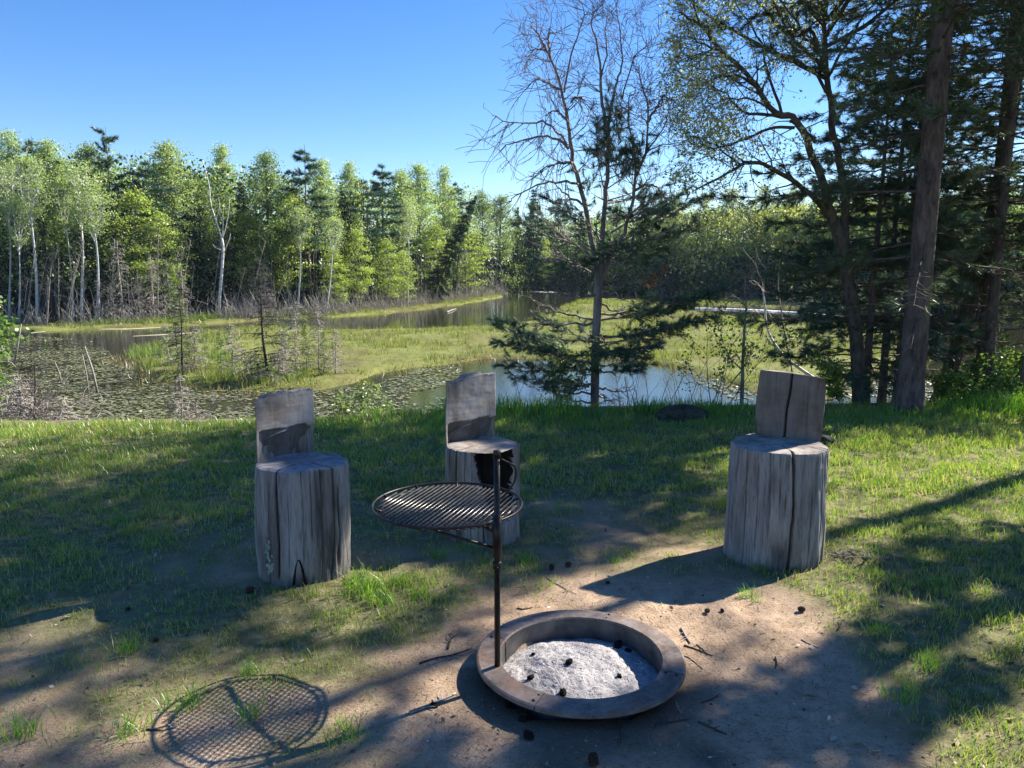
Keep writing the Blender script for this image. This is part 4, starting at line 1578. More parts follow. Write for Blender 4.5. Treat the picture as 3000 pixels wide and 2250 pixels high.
s3, RR3 = log_seat('right log seat, widest of the three, split by a long black crack', *STUMPS[2][:2], STUMPS[2][2], .64, R(-37), .19, .365, 37,
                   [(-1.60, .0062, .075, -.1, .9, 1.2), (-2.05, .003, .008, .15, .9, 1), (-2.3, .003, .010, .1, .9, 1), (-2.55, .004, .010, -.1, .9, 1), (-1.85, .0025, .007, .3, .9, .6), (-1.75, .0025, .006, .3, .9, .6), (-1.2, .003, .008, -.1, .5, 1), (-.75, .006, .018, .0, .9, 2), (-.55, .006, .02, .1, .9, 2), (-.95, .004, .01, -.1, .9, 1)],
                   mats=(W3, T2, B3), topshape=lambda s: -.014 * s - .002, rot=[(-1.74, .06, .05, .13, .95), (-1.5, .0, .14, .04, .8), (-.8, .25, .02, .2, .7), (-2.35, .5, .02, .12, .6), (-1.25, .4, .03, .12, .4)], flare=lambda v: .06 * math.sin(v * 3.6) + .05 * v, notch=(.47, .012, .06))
# lichen flakes and a wedge-shaped split at the foot of the left seat
def seat_details():
    rng = np.random.default_rng(3)
    g = Geo()
    for k in range(26):
        th = -2.20 + rng.normal() * .06
        z = .07 + rng.uniform(0, .19) * (1 if rng.random() < .8 else 1.2)
        r = float(RR1(th, z)) + .002
        c = np.array([r * math.cos(th), r * math.sin(th), z])
        n = np.array([math.cos(th), math.sin(th), 0])
        t = np.array([-n[1], n[0], 0])
        s = rng.uniform(.006, .016)
        k_ = 7
        a = np.arange(k_) * 6.283 / k_
        rr_ = s * rng.uniform(.6, 1.2, k_)
        P = c + rr_[:, None] * (np.cos(a)[:, None] * t + np.sin(a)[:, None] * np.array([0, 0, 1.0])) - n * .004
        V = np.concatenate([P, (c + n * .005)[None]])
        g.add(V, [[i, (i + 1) % k_, k_] for i in range(k_)])
    g.build('lichen', M_lichen, s1, kind='stuff')
    g = Geo()
    for sgn in (-1, 1):
        pts = []
        for t in np.linspace(0, 1, 7):
            z = .155 - .13 * t
            th = -1.47 + sgn * (.01 + .13 * t ** .7)
            r = float(RR1(th, z)) - .002
            pts.append([r * math.cos(th), r * math.sin(th), z])
        g.tube(np.array(pts), np.linspace(.004, .008, 7), 5)
    g.build('split', M_char, s1)


seat_details()

# ------------------------------------------------------------------ fire ring, ash, swing grill
def steel_mat(name, a, b, metallic=.0, rough=.55, sc_=14, rust=0.0):
    M = Mat(name)
    n = M.noise(M.coord(), sc_, 5, .6)
    n2 = M.noise(M.coord(), 70, 3, .6)
    col = M.ramp(n, [(.35, a), (.65, b)])
    if rust:
        n4 = M.noise(M.coord(), 7, 6, .7, .6)
        col = M.mix(M.ramp(n4, [(.5, (0, 0, 0)), (.66, (rust, rust, rust))]), col, (.17, .085, .05))
        n5 = M.noise(M.coord((1, 1, 1)), 5, 5, .7, 1.0)
        col = M.mix(M.ramp(n5, [(.52, (0, 0, 0)), (.68, (.8, .8, .8))]), col, (.05, .045, .042))
        col = M.mix(.55, col, M.ramp(n2, [(.35, (.55, .52, .5)), (.55, (1, 1, 1))]), 'MULTIPLY')
    return M.principled(col, rough, M.bump(n2, .25, .003), metallic, .4)


M_ring = steel_mat('weathered_steel', (.16, .125, .105), (.26, .215, .185), .25, .5, 10, .7)
M_ringin = steel_mat('sooty_steel', (.045, .042, .04), (.15, .14, .13), .2, .6, 8)
M_black = steel_mat('black_steel', (.012, .010, .010), (.035, .026, .022), .4, .42, 30)
M_rod = steel_mat('bare_steel_rod', (.09, .085, .08), (.20, .19, .18), .7, .33, 40)
RC = np.array([.271, 2.86])
ring = thing('fire_ring', 'round steel fire ring with a wide flat rim, half filled with ash', 'fire ring', (RC[0], RC[1], 0))
g = Geo()
nt = 96
a = np.linspace(0, 2 * math.pi, nt, endpoint=False)
prof = [(.323, -.13), (.323, .071), (.319, .071), (.319, -.13)]
V = np.concatenate([np.stack([np.cos(a) * r, np.sin(a) * r, np.full(nt, z)], 1) for r, z in prof])
i = np.arange(nt)
g.add(V, None, np.concatenate([np.stack([k * nt + i, k * nt + (i + 1) % nt, ((k + 1) % 4) * nt + (i + 1) % nt, ((k + 1) % 4) * nt + i], 1) for k in range(3)]))
for am in (72, -14, 158, -112):      # overlap strips where the wall plates join
    t = R(am)
    e, tg = np.array([math.cos(t), math.sin(t), 0]), np.array([-math.sin(t), math.cos(t), 0])
    P = np.array([e * .318 - tg * .006, e * .318 + tg * .006, e * .3155 + tg * .006, e * .3155 - tg * .006])
    g.add(np.concatenate([P + [0, 0, -.12], P + [0, 0, .067]]), None, [[0, 1, 5, 4], [1, 2, 6, 5], [2, 3, 7, 6], [3, 0, 4, 7], [4, 5, 6, 7]])
g.build('wall', M_ringin, ring, smooth=False)
seams = [68, 160, 242, 338]
for k in range(4):
    a0, a1 = R(seams[k] + .25), R(seams[(k + 1) % 4] + (360 if k == 3 else 0) - .25)
    n = 26
    aa = np.linspace(a0, a1, n)
    prof = [(.3245, .060), (.3185, .072), (.323, .078), (.404, .074), (.411, .070), (.412, .056), (.408, .056), (.406, .066), (.326, .070)]
    rows = np.concatenate([np.stack([np.cos(aa) * r, np.sin(aa) * r, np.full(n, z + .0015 * (k % 2) + .0)], 1) for r, z in prof])
    j = np.arange(n - 1)
    m = len(prof)
    Q = np.concatenate([np.stack([q * n + j, q * n + j + 1, ((q + 1) % m) * n + j + 1, ((q + 1) % m) * n + j], 1) for q in range(m)])
    g = Geo()
    g.add(rows, [[0, q * n, (q + 1) * n] for q in range(1, m - 1)] + [[n - 1, (q + 1) * n + n - 1, q * n + n - 1] for q in range(1, m - 1)], Q[:, ::-1])
    g.build('rim', M_ring, ring, smooth=False)
    for rr_ in (.344, .384):
        for dd in (-2.4,):
            t = R(seams[k] + dd)
            c = np.array([math.cos(t) * rr_, math.sin(t) * rr_, .0755])
            b = Geo()
            b.tube(np.array([c, c + [0, 0, .003], c + [0, 0, .0055]]), [.0065, .0065, .0035], 8)
            b.build('bolt', M_black, ring)

M_ = Mat('ash')
c_ = M_.coord()
n1, n2, n3 = M_.noise(c_, 12, 4), M_.noise(c_, 60, 4, .7), M_.noise(c_, 160, 2, .6)
col = M_.ramp(n2, [(.28, (.14, .13, .13)), (.42, (.32, .305, .30)), (.60, (.44, .42, .415)), (.74, (.62, .60, .59))])
col = M_.mix(.55, col, M_.ramp(n1, [(.35, (.62, .60, .60)), (.6, (1.05, 1.05, 1.05))]), 'MULTIPLY')
col = M_.mix(.6, col, M_.ramp(n3, [(.33, (.35, .33, .33)), (.47, (1, 1, 1))]), 'MULTIPLY')
M_ash = M_.principled(col, .95, M_.bump(M_.math('ADD', n2, n3), .5, .008), spec=.1)


def ash_z(x, y):
    r = np.hypot(x, y) / .316
    z = -.012 + .055 * np.exp(-(((x + .07) / .15) ** 2 + ((y - .06) / .16) ** 2)) + .02 * np.exp(-(((x - .12) / .12) ** 2 + ((y - .18) / .1) ** 2))
    return z - .01 * r ** 4 + (fbm(x * 14 + 9, y * 14, 7, 3) - .5) * .022 + (fbm(x * 60, y * 60, 8, 2) - .5) * .006


g = Geo()
nr, nt = 70, 150
rr_, aa = np.linspace(.002, .3185, nr), np.linspace(0, 2 * math.pi, nt, endpoint=False)
Rm, Am = np.meshgrid(rr_, aa, indexing='ij')
X, Y = Rm * np.cos(Am), Rm * np.sin(Am)
V = np.stack([X, Y, ash_z(X, Y)], -1).reshape(-1, 3)
i = np.arange(nt)
g.add(V, None, np.concatenate([np.stack([k * nt + i, k * nt + (i + 1) % nt, (k + 1) * nt + (i + 1) % nt, (k + 1) * nt + i], 1)[:, ::-1] for k in range(nr - 1)]))
ash = g.build('ash', M_ash, kind='stuff', loc=(RC[0], RC[1], 0))


def lumps(g, C, s, rng, m=0):
    """irregular small stones, chips or flakes"""
    base = np.array([[1, 0, 0], [-1, 0, 0], [0, 1, 0], [0, -1, 0], [0, 0, 1], [0, 0, -1]], float)
    F = np.array([[4, 0, 2], [4, 2, 1], [4, 1, 3], [4, 3, 0], [5, 2, 0], [5, 1, 2], [5, 3, 1], [5, 0, 3]])
    k = len(C)
    P = base[None] * (rng.uniform(.55, 1.3, (k, 6, 1))) + rng.normal(size=(k, 6, 3)) * .22
    P[:, :, 2] *= rng.uniform(.25, .7, (k, 1))
    a = rng.uniform(0, 6.28, k)
    ca, sa = np.cos(a)[:, None], np.sin(a)[:, None]
    x, y = P[:, :, 0] * ca - P[:, :, 1] * sa, P[:, :, 0] * sa + P[:, :, 1] * ca
    P = np.stack([x, y, P[:, :, 2]], -1) * np.broadcast_to(s, (k,))[:, None, None] + C[:, None]
    g.add(P.reshape(-1, 3), (np.arange(k)[:, None, None] * 6 + F[None]).reshape(-1, 3), None, m)


rng = np.random.default_rng(41)
n = 900
r_, a_ = .305 * np.sqrt(rng.uniform(0, 1, n)), rng.uniform(0, 6.28, n)
X, Y = r_ * np.cos(a_), r_ * np.sin(a_)
M_flake = leaf_mat('ash_flakes', [(.10, .09, .09), (.45, .43, .43), (.62, .60, .60), (.75, .73, .72)], 0, .0)
g = Geo()
lumps(g, np.stack([X + RC[0], Y + RC[1], ash_z(X, Y) + .001], 1), rng.uniform(.0015, .0045, n), rng)
g.build('ash_flakes', M_flake, kind='stuff', smooth=False)


def charcoal(x, y, z, s, seed, label, group):
    rng = np.random.default_rng(seed)
    import bmesh
    bm = bmesh.new()
    bmesh.ops.create_icosphere(bm, subdivisions=2, radius=1)
    for v in bm.verts:
        p = v.co
        f = 1 + .5 * (vnoise(np.array([p.x * 1.7 + seed]), np.array([p.y * 1.7 + p.z * 2.1]), seed)[0] - .5) + rng.uniform(-.1, .1)
        v.co = Vector((p.x * f * 1.2, p.y * f * .8, p.z * f * .75)) * s
    me = bpy.data.meshes.new('charcoal_lump')
    bm.to_mesh(me)
    bm.free()
    me.materials.append(M_char)
    o = link('charcoal_lump', me, None, label, 'charcoal', group, loc=(x, y, z))
    o.rotation_euler = (rng.uniform(-.4, .4), rng.uniform(-.4, .4), rng.uniform(0, 6))
    return o


def src2w(px, py, z):
    d = ray(px, py)
    t = (z - EYE) / d[2]
    return np.array([0, 0, EYE]) + d * t


zoom2 = lambda x, y: (1200 + x / 2.212, 1650 + y / 2.212)
for k, (zx, zy, s, lab) in enumerate([(1033, 700, .016, 'charcoal lump near the centre of the ash'), (785, 757, .013, 'charcoal lump left in the ash, near the grill post'), (990, 845, .017, 'charcoal lump against the front of the ash'),
                                      (1350, 545, .022, 'biggest charcoal lump, in the shade at the back of the ash'), (1415, 560, .015, 'charcoal lump beside the biggest one at the back of the ash'), (1360, 720, .012, 'small charcoal lump at the right in the ash'),
                                      (800, 605, .010, 'smallest charcoal lump, at the left back of the ash'), (1120, 885, .012, 'charcoal lump touching the front wall of the ring')]):
    p = src2w(*zoom2(zx, zy), .0)
    z = float(ash_z(np.array([p[0] - RC[0]]), np.array([p[1] - RC[1]]))[0])
    charcoal(p[0], p[1], z + s * .35, s, 100 + k, lab, 'charcoal in the fire ring')
for k, (zx, zy, s, lab) in enumerate([(735, 1022, .016, 'charcoal lump on the sand in the shadow in front of the ring'), (770, 1130, .020, 'grey black stone on the sand in front of the ring'), (160, 935, .014, 'dark lump at the end of the long stick left of the ring')]):
    p = src2w(*zoom2(zx, zy), .0)
    charcoal(p[0], p[1], gz(p[0], p[1]) + s * .4, s, 140 + k, lab, 'charcoal on the sand')

# swing grill on its post
PX, PY = -.056, 2.765
GC, GZ = np.array([-.262, 3.017]), .635
grill = thing('swing_grill', 'black round cooking grate on a steel post standing in the fire ring', 'grill', (PX, PY, 0))
off = np.array([PX, PY, 0])
g = Geo()
g.tube(np.array([[0, 0, -.12], [0, 0, .5], [0, 0, .915]]), [.0115] * 3, 12)
g.build('post', M_black, grill)
g = Geo()
g.tube(np.array([[0, 0, .90], [0, 0, .927], [0, 0, .930]]), [.0145, .0145, .011], 12)
g.build('post_cap', M_black, grill)
g = Geo()
g.tube(np.array([[0, 0, .52], [0, 0, .68]]), [.0175, .0175], 12)
g.build('collar', M_black, grill)
g = Geo()
g.tube(np.array([[0, 0, .47], [0, 0, .50]]), [.017, .017], 12)
for s in (-1, 1):
    g.tube(np.array([[.0, s * .016, .485], [.0, s * .034, .485]]), [.005, .005], 8)
g.build('clamp', M_black, grill)
hp = [src2w(1050 + x / 4.02, 1300 + y / 4.02, GZ) for x, y in [(1680, 180), (1740, 210), (1820, 250), (1850, 300), (1845, 390), (1810, 440), (1690, 530)]]
H = []
for x, y in [(1680, 180), (1740, 210), (1820, 250), (1850, 300), (1850, 390), (1825, 470), (1760, 560), (1690, 640)]:
    d = ray(1050 + x / 4.02, 1300 + y / 4.02)
    t = (PY) / d[1]
    H.append(np.array([0, 0, EYE]) + d * t - off)
g = Geo()
g.tube(curve(H, 26), .0042, 7)
g.build('handle', M_black, grill)
gc = np.array([GC[0] - PX, GC[1] - PY, GZ])
def hoop(r, z, rad, name, n=72):
    g = Geo()
    a = np.linspace(0, 2 * math.pi, n + 1)
    g.tube(np.stack([gc[0] + np.cos(a) * r, gc[1] + np.sin(a) * r, np.full(n + 1, gc[2] + z)], 1), rad, 8, cap=False)
    g.build(name, M_black, grill)
hoop(.302, .012, .0055, 'outer_hoop')
hoop(.263, 0, .0055, 'inner_hoop')
for k in range(10):
    t = k * .628 + .25
    e = np.array([math.cos(t), math.sin(t), 0])
    g = Geo()
    g.tube(np.array([gc + e * .261 + [0, 0, -.002], gc + e * .304 + [0, 0, .013]]), .006, 6)
    g.build('hoop_tie', M_black, grill)
def rods(ang, spacing, rmax, rad, z, mat, name):
    d = np.array([math.cos(ang), math.sin(ang), 0])
    p = np.array([-d[1], d[0], 0])
    k = int(rmax / spacing)
    for i in range(-k, k + 1):
        s = i * spacing
        L = math.sqrt(max(0, rmax ** 2 - s ** 2))
        if L < .02:
            continue
        g = Geo()
        c = gc + p * s + [0, 0, z]
        g.tube(np.array([c - d * L, c + d * L]), rad, 6)
        g.build(name, mat, grill)
rods(R(71), .0208, .281, .0036, .0078, M_rod, 'grate_rod')
rods(R(152), .0208, .281, .0022, -.0062, M_black, 'cross_rod')
# brace from the collar under the grate, and the arm
g = Geo()
e = gc - np.array([0, 0, GZ])
dirp = e / np.linalg.norm(e)
g.tube(np.array([[0, 0, .612], dirp * .10 + [0, 0, .618], gc - dirp * .02 + [0, 0, -.012], gc + dirp * .25 + [0, 0, -.012]]), .0075, 8)
g.build('arm', M_black, grill)
g = Geo()
lf = gc + np.array([-.02, -.27, -.01])
g.tube(np.array([[0, 0, .55], lf]), .006, 7)
g.build('brace', M_black, grill)

# ------------------------------------------------------------------ litter on the ground
def litter():
    rng = np.random.default_rng(55)
    n = 24000
    Y = 1.5 + 7 * rng.uniform(0, 1, n) ** 1.6
    X = rng.uniform(-.75, .75, n) * Y
    ok = (np.hypot(X - RC[0], Y - RC[1]) > .40) & (rng.uniform(0, 1, n) < .35 + .65 * fbm(X * 1.5, Y * 1.5, 91, 3))
    X, Y = X[ok], Y[ok]
    k = len(X)
    Z = ground_z(X, Y) + .003
    a = rng.uniform(0, 6.28, k)
    L = rng.uniform(.012, .045, k)
    d = np.stack([np.cos(a), np.sin(a), rng.normal(size=k) * .12], 1)
    A = np.stack([X, Y, Z], 1)
    sd = np.stack([-np.sin(a), np.cos(a), np.zeros(k)], 1) * rng.uniform(.0008, .0020, k)[:, None]
    g = Geo()
    g.add(np.stack([A - sd, A + sd, A + d * L[:, None]], 1), np.arange(k * 3).reshape(-1, 3))
    M = Mat('litter_bits')
    gi = M.n('NewGeometry').outputs['Random Per Island']
    mm = M.principled(M.ramp(gi, [(0, (.07, .045, .03)), (.35, (.18, .115, .07)), (.8, (.32, .22, .14)), (1, (.46, .38, .28))]), .9, spec=.1)
    g.build('needle_litter', mm, kind='stuff')
    g = Geo()
    n = 4200
    Y = 1.6 + 5 * rng.uniform(0, 1, n) ** 1.4
    X = rng.uniform(-.75, .75, n) * Y
    ok = (np.hypot(X - RC[0], Y - RC[1]) > .40)
    X, Y = X[ok], Y[ok]
    lumps(g, np.stack([X, Y, ground_z(X, Y) + .001], 1), .0025 + .007 * rng.uniform(0, 1, len(X)) ** 4, rng)
    M = Mat('small_stones')
    gi = M.n('NewGeometry').outputs['Random Per Island']
    mm = M.principled(M.ramp(gi, [(0, (.035, .03, .027)), (.45, (.14, .10, .075)), (.8, (.30, .24, .19)), (.93, (.42, .38, .34)), (1, (.6, .58, .55))]), .9, spec=.15)
    g.build('gravel_bits', mm, kind='stuff', smooth=False)
    # dry leaves and pale wood chips at the lower right
    g = Geo()
    n = 3000
    X, Y = rng.uniform(-4, 3.6, n), rng.uniform(1.6, 6, n)
    ok = (rng.uniform(0, 1, n) < np.maximum(np.clip((X - .7) * .6, 0, 1) * np.clip((4.4 - Y) / 2, 0, 1), .16)) & (np.hypot(X - RC[0], Y - RC[1]) > .45)
    X, Y = X[ok], Y[ok]
    g.leaves(np.stack([X, Y, ground_z(X, Y) + .008], 1), rng.uniform(.012, .038, len(X)), 0, .8, rng)
    mm = leaf_mat('dry_leaf_bits', [(.12, .08, .05), (.28, .20, .13), (.42, .36, .28), (.55, .50, .43)], .1, .02)
    g.build('dry_leaf_litter', mm, kind='stuff')


litter()


def twig(pts, r, seed, label, group='twigs on the sand around the fire ring'):
    rng = np.random.default_rng(seed)
    W = []
    for px, py in pts:
        p = src2w(px, py, 0)
        p[2] = gz(p[0], p[1]) + r * .8
        W.append(p)
    c = W[0].copy()
    W = [w - c for w in W]
    P = curve(W, 10) if len(W) > 2 else np.linspace(W[0], W[-1], 8) + rng.normal(size=(8, 3)) * np.array([.004, .004, .0])
    g = Geo()
    g.tube(P, np.linspace(r, r * .45, len(P)), 6)
    L = np.linalg.norm(P[-1] - P[0])
    for k in (3, 5, 6):
        d = (P[k + 1] - P[k]) / np.linalg.norm(P[k + 1] - P[k])
        s = np.array([-d[1], d[0], .25]) * rng.choice([-1, 1])
        s[2] = abs(s[2])
        g.sticks([P[k]], [P[k] + (d * .7 + s) * L * rng.uniform(.1, .22)], r * .6, r * .3)
    g.build('twig', M_bark_dark if seed % 3 else M_dead, None, label=label, cat='twig', group=group, loc=c)


for k, (pts, r, lab) in enumerate([
        ([(1200, 2095), (1270, 2066), (1335, 2036)], .007, 'long straight stick on the sand left of the fire ring'),
        ([(1229, 1944), (1280, 1929), (1322, 1923), (1381, 1903)], .004, 'crooked twig reaching to the left of the ring'),
        ([(1312, 1905), (1322, 1880), (1340, 1865)], .005, 'short twig with frayed end left of the ring'),
        ([(1996, 1844), (2008, 1866), (2022, 1887)], .006, 'stout dark twig upright in the pile right of the ring'),
        ([(2005, 1893), (2040, 1904), (2088, 1924)], .004, 'long twig slanting down right of the ring'),
        ([(2040, 1890), (2060, 1905), (2072, 1922)], .003, 'thin dark twig right of the ring'),
        ([(1996, 1920), (2022, 1930), (2060, 1962)], .003, 'thin twig below the slanting one right of the ring'),
        ([(1919, 2127), (1970, 2117), (2022, 2109)], .005, 'level twig in the burnt scraps below right of the ring'),
        ([(2045, 2116), (2085, 2133), (2130, 2152)], .004, 'twig pointing away from the burnt scraps below right of the ring'),
        ([(1985, 2060), (1992, 2095)], .003, 'upright twig in the burnt scraps below right of the ring'),
        ([(1812, 2107), (1817, 2150), (1821, 2193)], .003, 'pale straight twig in front of the ring'),
        ([(2055, 2060), (2085, 2048), (2110, 2030)], .003, 'pale twig above the burnt scraps below right of the ring'),
        ([(2348, 1880), (2372, 1892), (2398, 1904)], .004, 'dark twig on the sand below the right log seat'),
        ([(2452, 1855), (2460, 1842), (2465, 1831)], .004, 'pale broken twig in the grass below the right log seat'),
        ([(2271, 1930), (2275, 1942), (2272, 1958)], .004, 'curled pale twig in the middle of the right sand'),
        ([(1602, 1696), (1650, 1726), (1690, 1742)], .003, 'thin twig on the sand behind the ring'),
        ([(430, 2135), (455, 2139), (480, 2142)], .004, 'pale stick beside the grass tuft in the grate shadow'),
        ([(1515, 1785), (1535, 1787), (1560, 1781)], .004, 'short dark twig on the sand behind the ring rim'),
        ([(322, 1946), (350, 1940), (378, 1938)], .003, 'pale twig by the dark grass tuft on the left')]):
    twig(pts, r, 300 + k, lab)


def cone_mesh(seed):
    rng = np.random.default_rng(seed)
    g = Geo()
    P = np.array([[-.022, 0, 0], [-.012, 0, 0], [0, 0, 0], [.012, 0, 0], [.022, 0, 0]])
    g.tube(P, [.007, .0125, .014, .011, .004], 10)
    for k in range(60):
        t = k / 59
        x = -.022 + .043 * t
        r = np.interp(x, P[:, 0], [.007, .0125, .014, .011, .004])
        a = k * 2.4
        e = np.array([0, math.cos(a), math.sin(a)])
        s = np.array([0, -math.sin(a), math.cos(a)])
        c = np.array([x, 0, 0]) + e * r * .8
        tip = c + e * .008 + np.array([.006, 0, 0])
        V = [c - s * .005, c + s * .005, tip + s * .004, tip - s * .004, tip + np.array([-.003, 0, 0]) + e * .002]
        g.add(V, [[3, 2, 4], [0, 3, 4], [2, 1, 4]], [[0, 1, 2, 3]])
    M = bark_mat('cone_scales', (.03, .02, .014), (.13, .085, .055), 1, 60)
    return g.mesh('pine_cone', M, False)


CONE = cone_mesh(1)
for k, (px, py, s, lab) in enumerate([(2346, 1800, 1.15, 'dark pine cone standing out on the sand right of the ring'), (2072, 1808, .9, 'small pine cone at the edge of the log shadow'), (1616, 1667, 1.2, 'left one of two brown cones behind the ring'),
                                      (1664, 1664, 1.2, 'right one of two brown cones behind the ring'), (1781, 1715, .8, 'small cone on the tip of the log shadow'), (1738, 2236, 1.5, 'open brown cone at the bottom edge in front of the ring'),
                                      (732, 1746, 1.5, 'black cone beside the foot of the left log seat'), (460, 1892, .8, 'little cone on the bare ground left of the grill shadow'), (2115, 1803, .7, 'tiny cone on the sand beside the log shadow'),
                                      (375, 1792, .8, 'little dark cone in the shaded ground on the left'), (410, 1413, 1.2, 'dark cone on the shaded lawn left of the left seat')]):
    p = src2w(px, py, 0)
    o = link('pine_cone', CONE, None, lab, 'pine cone', 'pine cones on the ground', loc=(p[0], p[1], gz(p[0], p[1]) + .012 * s))
    o.scale = (s * .6,) * 3
    o.rotation_euler = (k * 1.3, .2 * (k % 3), k * 2.2)

# grass tufts that stand out on the sand
def tuft_mesh(seed, n, h, w, spread, mat=None):
    rng = np.random.default_rng(seed)
    g = Geo()
    X, Y = rng.normal(size=n) * spread, rng.normal(size=n) * spread
    blades(g, X, Y, np.full(n, -.01), h, w, .7, rng, True)
    return g.mesh('grass_tuft', mat or M_grass_tall)


TUFT = [tuft_mesh(i, 70, .10, .0052, .055) for i in range(3)]
for k, (xd, yd, s, lab) in enumerate([(800, 1290, 1.7, 'tallest bright grass tuft, in the sun right of the left seat'), (830, 1310, 1.3, 'bright grass tuft in front of the tallest one'), (870, 1270, 1.2, 'broad leaved tuft between the left seat and the grill post'),
                                      (775, 1270, 1.5, 'spiky tuft against the foot of the left seat'), (905, 1300, 1.0, 'low tuft left of the grill post'), (950, 1205, 1.1, 'tuft at the foot of the middle seat'), (1010, 1190, 1.2, 'tuft under the grate beside the middle seat'),
                                      (1130, 1215, 1.0, 'tuft on the sand right of the grill post'), (1330, 1215, .7, 'lone small tuft on the sand between the middle and right seat'), (1620, 1300, .9, 'pale tuft by the edge of the log shadow'),
                                      (2020, 1270, 1.0, 'sunlit tuft on the edge of the long tree shadow'), (1900, 1370, 1.0, 'dark green tuft right of the sand'), (1640, 1235, .8, 'thin tuft growing against the right seat'),
                                      (285, 1580, 1.4, 'tuft at the left of the grate shadow'), (540, 1540, 1.0, 'tuft at the top of the grate shadow'), (750, 1590, 1.2, 'tuft on the right rim of the grate shadow'), (280, 1415, 1.0, 'dark spreading tuft on the bare left ground'),
                                      (540, 1450, .9, 'tuft above the grate shadow'), (400, 1520, 1.1, 'long tuft crossing the grate shadow'), (50, 1590, 1.3, 'big tuft near the lower left corner'), (2010, 1440, 1.0, 'tuft in the sunlit strip low on the right'),
                                      (1950, 1510, 1.1, 'tuft among the pale chips low on the right')]):
    p = on(xd, yd, 0)
    o = link('grass_tuft', TUFT[k % 3], None, lab, 'grass tuft', 'grass tufts on the bare ground', loc=(p[0], p[1], gz(p[0], p[1])))
    o.scale = (s * .6,) * 3
    o.rotation_euler = (0, 0, k * 1.9)

lawn()

# rocks, post, burrow roots
def rock(px, py, dist, sx, sy, sz, seed, label, mat):
    import bmesh
    bm = bmesh.new()
    bmesh.ops.create_icosphere(bm, subdivisions=4, radius=1)
    for v in bm.verts:
        p = v.co
        f = 1 + .5 * (fbm(np.array([p.x * 1.5 + seed + p.z]), np.array([p.y * 1.5 - p.z]), seed)[0] - .5) + .12 * (vnoise(np.array([p.x * 7 + p.z * 3]), np.array([p.y * 7]), seed)[0] - .5)
        v.co = Vector((p.x * f * sx, p.y * f * sy, p.z * f * sz))
    me = bpy.data.meshes.new('mossy_rock')
    bm.to_mesh(me)
    bm.free()
    me.materials.append(mat)
    for p in me.polygons:
        p.use_smooth = True
    b = at(px, py, dist)
    return link('mossy_rock', me, None, label, 'rock', None, loc=(b[0], dist, gz(b[0], dist) + sz * .3))


M_rock = bark_mat('mossy_stone', (.020, .022, .014), (.075, .075, .055), 1.0, 9)
rock(1478, 910, 8.0, .27, .2, .12, 5, 'low dark mossy rock on the lawn edge in front of the half dead pine', M_rock)
rock(1775, 935, 6.9, .12, .1, .06, 8, 'small brown lump in the grass right behind the right seat', M_rock)
M_post = bark_mat('old_post_wood', (.10, .08, .06), (.22, .18, .14), 4, 14)
b = at(2206, 880, 9.2)
g = Geo()
g.tube(np.array([[0, 0, -.15], [0, 0, .3], [.01, 0, .56], [.01, 0, .57]]), [.045, .044, .043, .035], 8)
g.build('wooden_post', M_post, None, label='short square wooden post at the right edge of the photo', cat='post', loc=(b[0], 9.2, gz(b[0], 9.2)))
rng = np.random.default_rng(8)
A, B = [], []
for k in range(46):
    a = rng.uniform(0, 6.28)
    r = rng.uniform(.04, .12)
    p = np.array([1.88 + math.cos(a) * r, 3.99 + math.sin(a) * r * .8, 0])
    p[2] = gz(p[0], p[1]) + .004
    d = rng.normal(size=3) * np.array([1, 1, .35])
    A.append(p)
    B.append(p + d / np.linalg.norm(d) * rng.uniform(.04, .11) + [0, 0, .012])
g = Geo()
g.sticks(A, B, .0035, .0015)
g.build('dry_roots', M_dead, kind='stuff')

